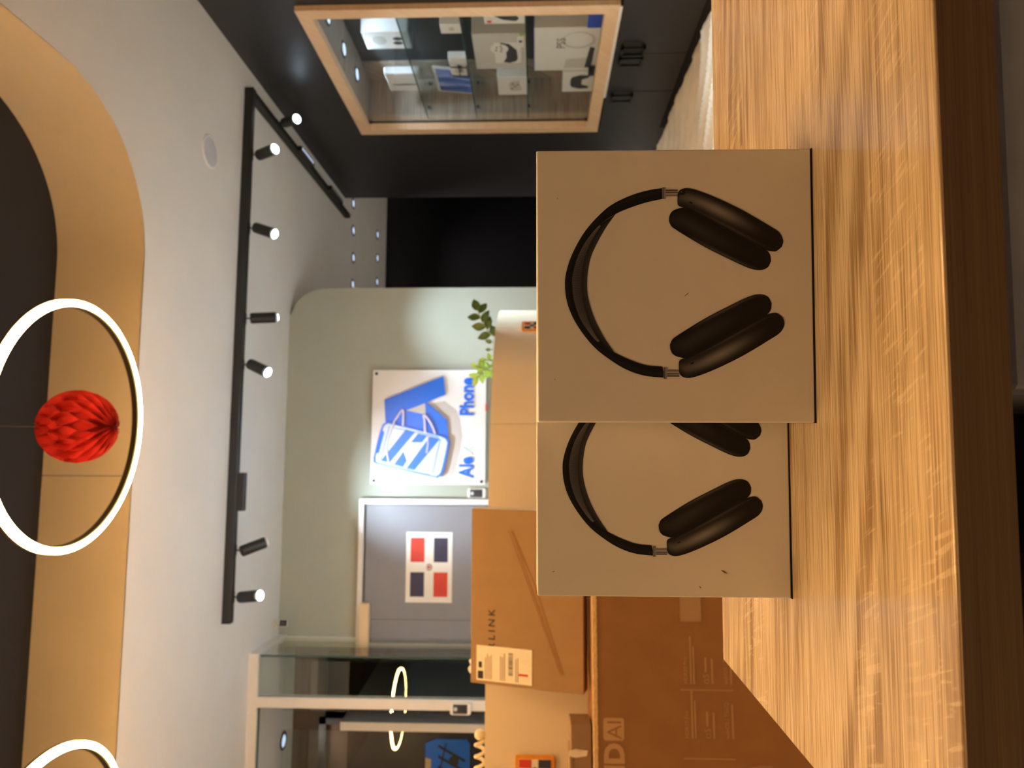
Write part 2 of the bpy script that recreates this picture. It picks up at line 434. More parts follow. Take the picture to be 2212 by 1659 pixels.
# red honeycomb paper ball inside the ring
t = empty('paper_ball', (.088, 2.20, 2.385), label='red honeycomb tissue paper ball hanging inside the ring lamp', cat='paper ball')
bm = bmesh.new(); NF, NL, RB = 34, 42, .116
for k in range(NF):
    rows_ = []
    for j in range(NL+1):
        th = math.pi*j/NL; tt = j/NL
        ph = 2*math.pi*k/NF + (1 if k % 2 else -1)*(math.pi/NF)*.93*math.cos(math.pi*7*tt)
        rr = RB; st = max(math.sin(th), .035)
        d = Vector((math.cos(ph)*st, math.sin(ph)*st, math.cos(th)))
        d0 = Vector((math.cos(ph)*st*.74, math.sin(ph)*st*.74, math.cos(th)*.78))
        rows_.append((bm.verts.new(d*rr), bm.verts.new(d0*rr)))
    for A, B in zip(rows_[:-1], rows_[1:]): bm.faces.new((A[0], B[0], B[1], A[1]))
o = obj('tissue', bm, M_TISSUE, t)
bm = bmesh.new(); bmesh.ops.create_uvsphere(bm, u_segments=24, v_segments=16, radius=.089); obj('core', bm, M_TISSUE, t, True)
obj('string', tube([(0, 0, .112), (0, 0, RZ-2.385)], .0011, 6), M_WIRE, t)

# ================================================================ track lighting
ty, tx = 4.05, 2.193
t = empty('ceiling_track', (0, 0, CZ), label='black L-shaped ceiling track carrying the spotlights', cat='track')
obj('rail', box(-.936, tx+.02, ty-.022, ty+.022, -.052, 0, .003, 1), M_TRACK, t)
obj('rail', box(tx-.02, tx+.02, ty+.022, 6.28, -.052, 0, .003, 1), M_TRACK, t)
obj('slot', box(-.92, tx-.03, ty-.007, ty+.007, -.053, -.050), M_BLK, t)
obj('slot', box(tx-.007, tx+.007, ty+.04, 6.26, -.053, -.050), M_BLK, t)
obj('corner_joint', box(tx-.024, tx+.024, ty-.026, ty+.026, -.055, 0, .003, 1), M_BLK, t)
obj('end_cap', box(-.944, -.936, ty-.022, ty+.022, -.05, 0), M_BLK, t)
def spot(x, y, aim, label, lit=True, power=None, size=46):
    p = Vector((x, y, CZ-.052)); aim = Vector(aim)
    d = (aim-(p+Vector((0, 0, -.04)))).normalized()
    t = empty('track_spotlight', p, label=label, cat='spotlight', group='cylinder spotlights on the ceiling track')
    hinge = Vector((0, 0, -.03)); r = .032; Ls = .152
    obj('stem', cyl((0, 0, 0), hinge, .0045, n=12), M_TRACK, t, True)
    obj('adapter', box(-.03, .03, -.012, .012, -.006, .001) if abs(x-tx) > .01 else box(-.012, .012, -.03, .03, -.006, .001), M_TRACK, t)
    side = d.cross(Vector((0, 0, 1)))
    c0 = hinge + d*(-.018) + Vector((0, 0, -.022))
    q = d.to_track_quat('Z', 'Y')
    b = lathe([(.001, 0), (r*.8, 0), (r*.96, .004), (r, .012), (r, Ls-.012), (r*.9, Ls-.012)], 32)
    o = obj('body', b, M_TRACK, t, False, loc=c0, rot=q.to_euler())
    for pl in o.data.polygons: pl.use_smooth = len(pl.vertices) == 4
    md = o.modifiers.new('edges', 'EDGE_SPLIT'); md.split_angle = R(40)
    obj('lens_ring', lathe([(r*.9, Ls-.013), (r*.99, Ls-.012), (r*.99, Ls), (r*.88, Ls)], 32), M_PALE if lit else M_WPLAST, t, True, loc=c0, rot=q.to_euler())
    obj('lens', lathe([(.0005, Ls+.007), (r*.4, Ls+.006), (r*.7, Ls+.002), (r*.88, Ls-.006)], 32), M_LENS if lit else M_LENSDIM, t, True, loc=c0, rot=q.to_euler())
    ld = bpy.data.lights.new('beam', 'SPOT'); ld.energy = power if power is not None else SPOT_W; ld.color = COOL
    ld.spot_size = R(size); ld.spot_blend = 1.0; ld.shadow_soft_size = .025
    lo = bpy.data.objects.new('beam', ld); COL.objects.link(lo); lo.parent = t
    lo.location = c0+d*(Ls+.01); lo.rotation_euler = (-d).to_track_quat('Z', 'Y').to_euler()
    return t
spot(1.80, ty, (1.9, 2.9, .6), 'spotlight on the track nearest its corner, lens shining forward', power=SPOT_W*.32)
spot(1.345, ty, (.55, 3.5, .6), 'spotlight tilted left, second from the track corner', power=SPOT_W*1.2)
spot(.80, ty, (1.03, 4.86, 1.0), 'spotlight pointing straight down, third from the track corner', power=SPOT_W*.17, size=60)
spot(.525, ty, (-.3, 3.35, .75), 'spotlight tilted left, above the blue shop sign', power=SPOT_W*1.2)
spot(-.54, ty, (-.12, 4.93, 1.55), 'spotlight turned to the wall, lens facing away, beside the driver box', lit=False, power=SPOT_W*.155, size=70)
spot(-.80, ty, (-.5, 3.3, .75), 'spotlight at the free end of the track above the grey door', power=SPOT_W*1.15)
spot(tx, 4.44, (1.95, 3.2, 1.0), 'spotlight on the short track arm beside the black wall', power=SPOT_W*.15)
t = empty('track_driver', (-.21, ty, CZ-.052), label='black driver box clipped under the long track arm', cat='driver box')
obj('housing', box(-.108, .108, -.02, .02, -.045, 0, .003, 1), M_TRACK, t)
obj('seam', box(-.109, .109, -.0205, -.0195, -.026, -.024), M_BLK, t)
def linear(y0, y1, label, lit):
    t = empty('linear_light', (tx, (y0+y1)/2, CZ-.052), label=label, cat='linear light', group='linear light bars on the short track arm')
    h = (y1-y0)/2
    obj('housing', box(-.018, .018, -h, h, -.03, 0, .002, 1), M_TRACK, t)
    n = 9
    for i in range(n):
        yy = -h+.03+(2*h-.06)*i/(n-1)
        obj('led_lens', lathe([(.0005, -.031), (.009, -.0305), (.0105, -.0295)], 12), M_DOWN if lit else M_PALE, t, True, loc=(.004, yy, 0))
linear(4.83, 5.12, 'black linear light bar with lit lenses on the short track arm', True)
linear(5.58, 5.92, 'black linear light bar farther along the short track arm, dim lenses', False)
t = empty('ceiling_speaker', (1.635, 3.632, CZ), label='round white ceiling speaker between the recess and the track', cat='speaker')
obj('rim', lathe([(.077, -.004), (.083, -.006), (.09, -.004), (.092, 0)], 40), M_WPLAST, t, True)
obj('grille', lathe([(.0005, -.004), (.05, -.004), (.077, -.003)], 40), plain('grille', S(206, 204, 210), .6, bump=.3, bscale=900), t, True)
obj('badge', lathe([(.0005, -.0055), (.006, -.005), (.007, -.004)], 16), M_LGREY, t, True)

# ================================================================ desk
DY = R(-1.7)
t = empty('desk', (-.217, .795, 0), DY, 'oak laminate desk with a thick top under the two headphone boxes', 'desk')
obj('desktop', box(0, 1.55, -.437, 0, .70, .73, .0012, 2), M_OAK, t)
obj('edge_band', box(.0005, 1.5495, -.4385, -.437, .7008, .7292), M_EDGE_SHADE, t)
obj('leg_panel', box(.10, .125, -.40, -.03, 0, .70), M_EDGE_SHADE, t)
obj('kneehole_shade', box(.125, 1.40, -.06, -.04, .25, .70), M_VOID, t)  # dark sheet added in place of the shade inside the kneehole
obj('leg_panel', box(1.40, 1.425, -.40, -.03, 0, .70), M_EDGE_SHADE, t)
t = empty('drawer_unit', (-.217, .795, 0), DY, 'grey drawer unit standing under the right side of the desk', 'drawer unit')
obj('carcass', box(.262, .72, -.41, -.08, .02, .698), M_GREYD, t)
for i in range(3):
    z1 = .693-i*.22
    d = obj('drawer_front', box(.264, .718, -.428, -.41, z1-.212, z1, .002, 1), M_GREYD, t)
    obj('pull', box(.43, .55, -.438, -.428, z1-.10, z1-.085, .002, 1), M_TRACK, d)
obj('plinth', box(.275, .705, -.38, -.09, 0, .02), M_BLK, t)

# ================================================================ headphone boxes
BAND_OUT = [(.172,.1063),(.1701,.1191),(.1661,.1325),(.1594,.146),(.1499,.1568),(.1383,.1663),(.1233,.1744),(.1097,.1788),(.1002,.1796),(.0894,.1783),(.0785,.1746),(.067,.1679),(.0555,.1586),(.0468,.148),(.0394,.136),(.0347,.1228),(.033,.1076)]
BAND_IN = [(.1638,.1084),(.1612,.1205),(.1572,.1326),(.1528,.1427),(.1423,.1501),(.1287,.1576),(.1178,.1617),(.1029,.1635),(.0906,.1625),(.0771,.1585),(.0636,.1519),(.0515,.1439),(.0464,.1333),(.0423,.1214),(.0411,.1095)]
BAND_DIV = [(.1528,.1427),(.1451,.1542),(.1342,.1636),(.1219,.1704),(.1083,.1742),(.1002,.1745),(.0893,.1732),(.0771,.1692),(.0663,.1625),(.0576,.1546),(.0515,.1439)]
SH_OUT = [(.1624,.0977),(.1685,.097),(.1712,.0936),(.1709,.0869),(.1655,.0723),(.1558,.0524),(.1448,.034),(.1386,.0249),(.1325,.022),(.1278,.0231)]
SH_IN = [(.1624,.0977),(.1585,.0969),(.1566,.0917),(.1499,.0791),(.1389,.0593),(.1279,.0396),(.1255,.0337),(.1248,.0311),(.1247,.0271),(.1278,.0231)]
CU_OUT = [(.1474,.1039),(.1515,.1034),(.1549,.1011),(.1566,.0964),(.1566,.0917),(.1499,.0791),(.1389,.0593),(.1279,.0396),(.1258,.0344),(.1224,.0315),(.1177,.0308)]
CU_IN = [(.1474,.1039),(.1442,.1025),(.1412,.0992),(.1288,.0794),(.1185,.0596),(.1124,.0465),(.111,.0386),(.113,.0332),(.1177,.0308)]
MX = .2044     # the picture of the headphones is mirror-symmetric about its axis
def strip(bm, cols, A, B, colf, d, n=60, mm=14, mirror=False):
    A = resample(smooth_line(A, 6), n); B = resample(smooth_line(B, 6), n); g = []
    for i in range(n):
        row = []
        for j in range(mm+1):
            p = A[i].lerp(B[i], j/mm); x = MX-p.x if mirror else p.x
            row.append(bm.verts.new((x, -d, p.y))); cols.append(colf(i/(n-1), j/mm, p))
        g.append(row)
    for i in range(n-1):
        for j in range(mm): bm.faces.new((g[i][j], g[i+1][j], g[i+1][j+1], g[i][j+1]))
def grey(v, warm=1.0): return (v*1.02, v*.98*warm, v*1.0*warm, 1)
def build_print():
    """flat printed picture of the headphones, a few layers of ink"""
    bm = bmesh.new(); cols = []
    band_c = lambda s, t_, p: grey(.009+.008*math.exp(-((t_-.3)/.2)**2))
    # crown: outer fabric rail, then knitted canopy
    k0 = 3; outer_mid = BAND_OUT[k0-1:len(BAND_OUT)-k0+1]
    strip(bm, cols, BAND_OUT, [BAND_IN[0], BAND_IN[1], BAND_IN[2]]+BAND_DIV+[BAND_IN[-3], BAND_IN[-2], BAND_IN[-1]], band_c, .0002, 120, 8)
    canopy = lambda s, t_, p: grey(.012+.045*t_**2)
    strip(bm, cols, BAND_DIV, BAND_IN[3:12], canopy, .00025, 80, 8)
    for mir in (False, True):
        def shell(s, t_, p):
            v = .008+.24*math.exp(-((t_-.45)/.2)**2)*math.exp(-((s-.38)/.22)**2)+.05*math.exp(-((t_-.5)/.3)**2)*math.exp(-((s-.12)/.1)**2)+.06*math.exp(-((t_-.86)/.045)**2)*math.exp(-((s-.5)/.3)**2)
            return grey(v)
        def cush(s, t_, p):
            v = .008+.030*math.exp(-((t_-.5)/.28)**2)*math.exp(-((s-.3)/.3)**2)
            if .2 < s < .9: v += .075*math.exp(-((t_-.93)/.05)**2)*math.sin(math.pi*(s-.2)/.7)-.006*math.exp(-((t_-.82)/.03)**2)
            return grey(v)
        strip(bm, cols, CU_OUT, CU_IN, cush, .0002, 60, 14, mir)
        strip(bm, cols, SH_OUT, SH_IN, shell, .0003, 60, 16, mir)
        def quad(P, c, d):
            vs_ = [bm.verts.new(((MX-x if mir else x), -d, z)) for x, z in P]; bm.faces.new(vs_)
            cols.extend([c(i) if callable(c) else c for i in range(len(P))])
        # clip and telescoping stem
        quad([(.1722,.1086),(.1721,.1061),(.1637,.1061),(.1637,.1086)], grey(.30), .00035)
        quad([(.1722,.1081),(.1722,.1076),(.1637,.1076),(.1637,.1081)], grey(.05), .0004)
        for a, b_, v in ((.1705, .1697, .06), (.1697, .1688, .32), (.1688, .1681, .06), (.1681, .1668, .42), (.1668, .1657, .22)):
            quad([(a, .1061), (b_, .1061), (b_, .0975), (a, .0975)], grey(v), .00025)
        if not mir:
            quad([(.1668,.0962),(.1690,.0966),(.1706,.0948),(.1700,.0925),(.1680,.0918),(.1664,.0935)], grey(.012), .00036)
            quad([(.1682,.0954),(.1694,.0950),(.1692,.0942),(.1680,.0946)], grey(.10), .0004)
        quad([(.1608,.0893),(.1617,.0889),(.1608,.0868),(.1599,.0872)], grey(.006), .00036)
    bmesh.ops.recalc_face_normals(bm, faces=bm.faces)
    me = bpy.data.meshes.new('headphone_print'); bm.to_mesh(me); bm.free()
    at = me.color_attributes.new('ink', 'FLOAT_COLOR', 'POINT')
    for i, c in enumerate(cols): at.data[i].color = c
    me.materials.append(M_INK); return me
PRINT = build_print()
def knit():
    """light dots of the knitted canopy"""
    bm = bmesh.new(); K = 190
    A = resample(smooth_line(BAND_DIV, 6), K); B = resample(smooth_line(BAND_IN[3:12], 6), K)
    for i in range(22, K-22):
        for j in range(9):
            f = (j+.6+(.5 if i % 2 else 0))/15
            wv = math.sin(math.pi*(i/(K-1)))**.7
            if f > .62*wv: continue
            p = A[i].lerp(B[i], f); r = .00022*(1-.75*f)
            vs_ = [bm.verts.new((p.x+r*math.cos(k*math.pi/2.5), -.00032, p.y+r*math.sin(k*math.pi/2.5))) for k in range(5)]
            bm.faces.new(vs_)
    me = bpy.data.meshes.new('knit_dots'); bm.to_mesh(me); bm.free(); return me
KNIT = knit(); M_DOT = plain('knit_dot_ink', S(168, 166, 178), .5)
def headphone_box(loc, rz, label, scuffs, dents):
    W, D, H = .2008, .050, .2005
    t = empty('headphone_box', loc, rz, label, 'box', 'white headphone boxes on the desk')
    bm = box(0, W, 0, D, .0005, H, .0012, 3)
    # slightly crushed corners
    for cx, cz, amt in dents:
        for v in bm.verts:
            d = math.hypot(v.co.x-cx, v.co.z-cz)
            if d < .012 and v.co.y < .01: v.co += Vector((W/2-cx, .03, H/2-cz)).normalized()*amt*(1-d/.012)
    obj('carton', bm, M_PAPER, t)
    obj('base_seam', box(.0005, W-.0005, .0004, D-.0005, 0, .001), M_VOID, t)
    link('headphone_print', PRINT, None, t)
    link('knit_dots', KNIT, M_DOT, t)
    for (x, z, a, l, wd) in scuffs:
        o = obj('scuff', prism([(-l, 0), (-l*.2, wd), (l, wd*.4), (l*.3, -wd)], lambda a_, b_, d_: Vector((a_, d_, b_)), -.0002, 0), M_SCUFF, t, loc=(x, 0, z), rot=(0, -a, 0))
    return t
headphone_box((.0235, .514, .73), R(-3.4), 'front white box printed with complete black headphones, right one of two',
              [(.0935, .0915, R(-50), .0025, .0003), (.165, .185, R(20), .0006, .0003), (.032, .187, 0, .0005, .0003)], [(0, .2005, .0018), (.2008, .0012, .0012), (0, .0012, .001)])
headphone_box((-.111, .5745, .73), R(-1.9), 'rear white headphone box half covered by the front one, dark scuff near its foot',
              [(.021, .053, R(60), .0028, .0007), (.009, .072, R(50), .0012, .0004), (.02, .187, R(-70), .0012, .0003), (.09, .172, 0, .0006, .0003)], [(0, .0012, .0015), (0, .2005, .0012)])

# ================================================================ cartons behind the desk
t = empty('tv_carton', (-.15, 2.30, 0), R(2.5), 'large brown television carton with pale print standing behind the desk', 'carton')
CW = 1.15
bm = box(-CW, 0, 0, .34, 0, .752, .003, 1); obj('carton', bm, M_KRAFTD, t)
# wavy fluted upper rim
bm = bmesh.new(); n = 150; rows_ = []
for i in range(n+1):
    x = -CW+CW*i/n; wv = .0018*math.sin(i*2.3)+.0012*math.sin(i*.9)
    rows_.append([bm.verts.new((x, -.003, .744+wv*.4)), bm.verts.new((x, .012, .744)), bm.verts.new((x, .014+wv, .758)), bm.verts.new((x, -.002+wv*.6, .757+wv*.5))])
for A, B in zip(rows_[:-1], rows_[1:]):
    for j in range(4): bm.faces.new((A[j], A[(j+1) % 4], B[(j+1) % 4], B[j]))
obj('fluted_rim', bm, M_KRAFTL, t)
YF = -.0015
def car_text(txt, size, x, z, **kw): return text_mesh('lettering', txt, size, M_CARTINK, t, face_minus_y(x, YF, z), **kw)
bm = prism(rrect(-.713, -.648, .664, .727, .008), lambda a, b, d: Vector((a, d, b)), -.0012, 0); sq = obj('logo_square', bm, M_CARTINK, t)
text_mesh('lettering', 'AI', .062, M_KRAFTD, sq, face_minus_y(-.681, -.0014, .673), align='CENTER')
car_text('D', .082, -.782, .667, bold=.0035)
car_text('UH', .082, -.90, .667, bold=.0035)
def spec(x, first):
    car_text('HDR10 Pro', .0165, x, .468); car_text('webOS | ThinQ', .0165, x, .346)
    for zz, ln in ((.457, .14), (.448, .11), (.392, .075), (.335, .10)):
        obj('text_line', box(x, x+ln, YF-.0004, YF, zz-.0022, zz+.0022), M_CARTINK, t)
    car_text('\u03b15', .026, x, .402); obj('text_line', box(x+.035, x+.078, YF-.0004, YF, .409, .414), M_CARTINK, t)
spec(-.545, True); spec(-.703, False)
obj('divider', box(-.564, -.561, YF-.0004, YF, .33, .49), M_CARTINK, t)
obj('divider', box(-.762, -.759, YF-.0004, YF, .33, .485), M_CARTINK, t)
for i in range(26):
    h0 = .02+.05*random.random()
    obj('bar_stripe', box(-.82+.004*i-.06, -.82+.004*i-.06+.0022, YF-.0004, YF, .22+.002*i*0, .25+h0*.6), M_CARTINK, t)
obj('paper_label', box(-.36, -.20, YF-.0006, YF, .42, .485), M_LABELT, t)

t = empty('dish_kit_carton', (-.487, 2.43, .775), 0, 'light kraft carton with slanted dish drawing leaning back on the large carton', 'carton')
t.rotation_euler = (R(-15.5), 0, R(-1.5))
WK, HK, DK = .598, .400, .06
obj('carton', box(-WK/2, WK/2, 0, DK, 0, HK, .002, 1), M_KRAFT, t)
obj('lid_sleeve', box(WK/2, WK/2+.0015, .003, DK-.003, .01, HK-.002), M_TAPE, t)
o = text_mesh('lettering', 'STARLINK', .034, M_BLKINK, t, face_minus_y(0, -.0008, .312), bold=.0004, spacing=1.5)
xs = [v.co.x for v in o.data.vertices]
for v in o.data.vertices: v.co.x = (v.co.x-min(xs))/(max(xs)-min(xs))*.225-.268
lab = obj('shipping_label', box(-WK/2+.012, -WK/2+.13, -.0016, 0, .178, .378), M_TAPE, t)
for i in range(22):
    hh = .0012+.0022*random.random()
    obj('barcode_bar', box(-WK/2+.038+i*.0035, -WK/2+.038+i*.0035+hh*.7, -.002, -.0016, .246, .262), M_BLKINK, lab)
obj('black_block', box(-WK/2+.018, -WK/2+.044, -.002, -.0016, .353, .373), M_BLKINK, lab)
obj('black_block', box(-WK/2+.055, -WK/2+.075, -.002, -.0016, .358, .370), M_BLKINK, lab)
for i, zz in enumerate((.345, .338, .331, .324, .29, .283, .276, .235, .228)):
    obj('print_line', box(-WK/2+.018, -WK/2+.09+.02*random.random(), -.002, -.0016, zz-.0012, zz+.0012), M_BROWNINK, lab)
obj('red_mark', box(-WK/2+.04, -WK/2+.047, -.0021, -.0016, .192, .225), M_RED, lab)
# slanted line drawing of the dish seen edge-on
def stroke(p, q, wd, mat):
    p, q = Vector(p), Vector(q); nn = Vector((-(q-p).y, (q-p).x)).normalized()*wd
    obj('dish_drawing', prism([tuple(p+nn), tuple(p-nn), tuple(q-nn), tuple(q+nn)], lambda a, b, d: Vector((a, d, b)), -.0006, 0), mat, t)
stroke((-.243, .074), (.228, .252), .0022, M_BROWNINK); stroke((-.241, .069), (.05, .170), .0032, M_BROWNINK); stroke((-.241, .080), (.226, .262), .0014, M_BROWNINK)
stroke((.05, .170), (.228, .250), .0025, M_BROWNINK)

t = empty('flat_box', (-.852, 2.36, .757), R(3), 'small greyish brown box with torn tape lying left on the large carton', 'box')
obj('carton', box(-.40, 0, 0, .12, 0, .066, .002, 1), M_GREYBOX, t)
obj('lid', box(-.40, -.085, -.002, .122, .058, .070, .002, 1), M_GREYBOX, t)
bm = bmesh.new(); P = [(-.075, .012), (-.092, .016), (-.088, .035), (-.097, .05), (-.094, .0715), (-.078, .0715), (-.070, .05), (-.082, .032)]
prism(P, lambda a, b, d: Vector((a, d-.004*math.sin(a*90), b)), -.005, -.003, bm); obj('torn_tape', bm, M_TAPE, t)

# ================================================================ curved reception counter
CT = 1.12
cpts = [(-3.2, 2.68), (-2.2, 2.68), (-1.129, 2.685), (-.846, 2.70), (-.381, 2.755), (-.172, 2.797), (-.028, 2.837), (.16, 2.903), (.321, 2.977), (.452, 3.06), (.612, 3.256), (.725, 3.52), (.775, 3.80), (.78, 4.3)]
cl = [tuple(v) for v in smooth_line(cpts, 6)]
t = empty('reception_counter', (0, 0, 0), 0, 'curved cream reception counter in front of the sage wall', 'counter')
i0 = min(range(len(cl)), key=lambda i: abs(cl[i][0]-.115))
def panel(path):
    bm = bmesh.new(); band([tuple(p) for p in path][::-1], .035, 0, CT, bm)
    o = obj('front_panel', bm, M_CREAM, t)
    for p in o.data.polygons: p.use_smooth = True
    md = o.modifiers.new('edges', 'EDGE_SPLIT'); md.split_angle = R(35)
seam = cl[i0]; dv = (Vector(cl[i0+1])-Vector(seam)).normalized()*.0012
panel(cl[:i0]+[tuple(Vector(seam)-dv)]); panel([tuple(Vector(seam)+dv)]+cl[i0+1:])
inner = [(x, y+.06) for x, y in cl if x < .2]+[(.35, 3.09), (.43, 3.17), (.53, 3.35), (.62, 3.6), (.66, 4.2)]
bm = prism(inner+[(.3, 4.2), (.1, 3.6), (-.3, 3.35), (-3.2, 3.3)], lambda a, b, d: Vector((a, b, d)), .72, .75); obj('worktop', bm, M_WPLAST, t)
obj('pedestal', box(-.9, -.5, 2.9, 3.25, 0, .72), M_CREAM, t)
obj('pedestal', box(.32, .56, 3.75, 4.15, 0, .72), M_CREAM, t)
obj('pedestal', box(-2.9, -2.5, 2.85, 3.25, 0, .72), M_CREAM, t)

# plant standing on the inner worktop, leaves rising over the counter edge
def leaf_mesh(l, wd, name):
    bm = bmesh.new(); n = 7; g = []
    for i in range(n+1):
        s = i/n; ww = wd*math.sin(math.pi*min(1, s*1.02))**.8*(1-.25*s); z = -.25*l*s*s
        g.append([bm.verts.new((l*s, -ww, z+.15*ww)), bm.verts.new((l*s, 0, z)), bm.verts.new((l*s, ww, z+.15*ww))])
    for A, B in zip(g[:-1], g[1:]):
        for j in range(2): bm.faces.new((A[j], A[j+1], B[j+1], B[j]))
    me = bpy.data.meshes.new(name); bm.to_mesh(me); bm.free()
    for p in me.polygons: p.use_smooth = True
    return me
LD = leaf_mesh(.066, .023, 'leaf_dark'); LL = leaf_mesh(.052, .018, 'leaf_light')
def plant(px, py, label, stems, mat, me, potr, off=(0, 0)):
    t = empty('potted_plant', (px, py, .75), label=label, cat='plant')
    obj('pot', lathe([(.001, 0), (potr*.75, 0), (potr, .11), (potr*1.06, .112), (potr*1.06, .125), (potr*.92, .125), (potr*.9, .10), (.001, .10)], 28), M_TERRA, t, True)
    stems = [([(x-off[0], y-off[1], z) if i else (0, 0, .1) for i, (x, y, z) in enumerate(P)], a_, b_) for P, a_, b_ in stems]
    for pts, spread, sc in stems:
        ln = smooth_line([Vector(p) for p in pts], 6)
        st = obj('stem', tube(ln, .0028, 6), M_STEM, t, True)
        L = len(ln)
        for q in range(spread):
            i = int(L*(.5+.49*q/max(1, spread-1)))-1; p = ln[i]; d = (ln[min(i+1, L-1)]-ln[max(i-1, 0)]).normalized()
            lf = link('leaf', me, mat, st); lf.location = p; a = (1 if q % 2 else -1)*(.75+.25*random.random())
            if q == spread-1: a = .05
            dd = Vector((d.x*math.cos(a)-d.z*math.sin(a), -.15+.3*random.random(), d.x*math.sin(a)+d.z*math.cos(a))).normalized()
            zz = Vector((random.uniform(-.35, .35), -1, random.uniform(-.1, .5))); zz = (zz-dd*zz.dot(dd)).normalized(); yy = zz.cross(dd)
            lf.rotation_euler = Matrix((dd, yy, zz)).transposed().to_euler(); lf.scale = (sc,)*3
            if mat and len(me.materials) == 0: me.materials.append(mat)
    return t
plant(.40, 3.30, 'dark leaved plant peeping over the right end of the counter', [
    ([(0, 0, .1), (.02, -.01, .28), (.05, -.02, .38), (.11, -.03, .43), (.175, -.03, .455)], 8, 1.0),
    ([(0, 0, .1), (.0, .0, .3), (.025, -.02, .40)], 2, .55), ([(0, 0, .1), (-.02, 0, .3), (-.01, 0, .41)], 3, .4)], M_LEAFD, LD, .06, (-.10, .06))
plant(.24, 3.26, 'light green plant peeping over the counter in front of the shop sign', [
    ([(0, 0, .1), (.04, 0, .28), (.055, -.01, .36), (.03, -.02, .42), (-.01, -.03, .455)], 8, .95),
    ([(0, 0, .1), (.05, 0, .3), (.075, 0, .375), (.08, -.01, .42)], 4, .75), ([(0, 0, .1), (.02, 0, .3), (.03, -.02, .40), (.05, -.02, .46)], 6, .8)], M_LEAFL, LL, .05, (-.12, .02))

# small flag plaques hanging on the counter front
def flag_plaque(loc, rz, wd, ht, label):
    t = empty('flag_plaque', loc, rz, label, 'plaque', 'small flag plaques on the counter')
    obj('board', prism(rrect(-wd/2, wd/2, 0, ht, .008), lambda a, b, d: Vector((a, d, b)), -.006, 0), M_ORANGE, t)
    f = obj('flag_field', box(-wd/2+.012, wd/2-.012, -.0075, -.006, .012, ht-.012), M_TAPE, t)
    a, b = wd/2-.013, (ht-.026)/2
    for sx, sz, mt in ((-1, 1, M_NAVY), (1, 1, M_RED), (-1, -1, M_RED), (1, -1, M_NAVY)):
        x0, x1 = sorted((sx*a, sx*a*.22)); z0, z1 = sorted((ht/2+sz*b, ht/2+sz*b*.22))
        obj('quarter', box(x0, x1, -.0085, -.0075, z0, z1), mt, f)
    obj('emblem', prism(circ(0, ht/2, min(a, b)*.3), lambda p, q, d: Vector((p, d, q)), -.0095, -.0075), M_LEAFD, f)
    top = CT-loc[2]
    for sx in (-1, 1): obj('hanging_string', tube([(sx*wd*.35, -.003, ht-.002), (sx*.01, -.004, max(top-.002, ht+.02))], .0008, 6), M_ROPE, t)
    return t
flag_plaque((.588, 3.204, .905), R(50), .085, .095, 'small orange bordered flag plaque beside the front headphone box')
flag_plaque((-1.125, 2.681, .868), R(1), .10, .14, 'orange bordered flag plaque on the counter above the small brown box')
# cream cord garland lying along the counter edge
bm = bmesh.new(); pts = []
n = 150
for i in range(n+1):
    x = -1.55+.53*i/n; a = i*.55
    pts.append((x, 2.712+.012*math.cos(a), CT+.019+.016*math.sin(a)))
t = empty('cord_garland', (0, 0, 0), label='cream coiled cord garland on the counter rim at the left edge', cat='garland')
obj('coil', tube(pts, .0065, 8, bm), M_ROPE, t, True)
for x in (-1.018, -1.24):
    bm = bmesh.new(); bmesh.ops.create_icosphere(bm, subdivisions=2, radius=.02, matrix=Matrix.Translation((x, 2.712, CT+.02))); obj('knot', bm, M_ROPE, t, True)
t = empty('ribbon_bow', (-.775, 2.716, CT), label='tiny white ribbon bow on the counter rim behind the kraft carton', cat='bow')
for dx, rr in ((-.013, .017), (.014, .013)):
    bm = bmesh.new(); bmesh.ops.create_icosphere(bm, subdivisions=2, radius=rr)
    for v in bm.verts: v.co = Vector((v.co.x+dx, v.co.y*.6, v.co.z*.9*(1+.25*math.sin(v.co.x*400))+.05))
    obj('loop', bm, M_WPLAST, t, True)
obj('tail', tube([(0, 0, 0), (0, 0, .05)], .004, 6), M_WPLAST, t)

# ================================================================ lit display case in the right wall
CX0, CX1 = 2.36, 2.72
t = empty('display_case', (CX0, 4.2, .5), label='lit glass display case framed in pale wood in the black wall', cat='display case')
I = t
def cpart(name, x0, x1, y0, y1, z0, z1, mat, bev=0, parent=None):
    return obj(name, box(x0-CX0, x1-CX0, y0-4.2, y1-4.2, z0-.5, z1-.5, bev, 1), mat, parent or I)
fy0, fy1, fz0, fz1, fwid = 3.475, 4.925, .495, 2.21, .075
def mitre(P, name='frame_rail'):
    bm = bmesh.new(); prism(P, lambda a, b, d: Vector((d-CX0, a-4.2, b-.5)), CX0-.03, CX0+.02, bm)
    o = obj(name, bm, M_FRAME, I)
    return o
mitre([(fy0, fz1), (fy1, fz1), (fy1-fwid, fz1-fwid), (fy0+fwid, fz1-fwid)]); mitre([(fy0, fz0), (fy1, fz0), (fy1-fwid, fz0+fwid), (fy0+fwid, fz0+fwid)])
mitre([(fy0, fz0), (fy0, fz1), (fy0+fwid, fz1-fwid), (fy0+fwid, fz0+fwid)]); mitre([(fy1, fz0), (fy1, fz1), (fy1-fwid, fz1-fwid), (fy1-fwid, fz0+fwid)])
iy0, iy1, iz0, iz1 = 3.54, 4.85, .56, 2.145
cpart('back_panel', CX1, CX1+.02, iy0, iy1, iz0, iz1, M_BACKP)
cpart('side_panel', CX0+.04, CX1, iy1, iy1+.02, iz0, iz1, M_TAUPE); cpart('side_panel', CX0+.04, CX1, iy0-.02, iy0, iz0, iz1, M_TAUPE)
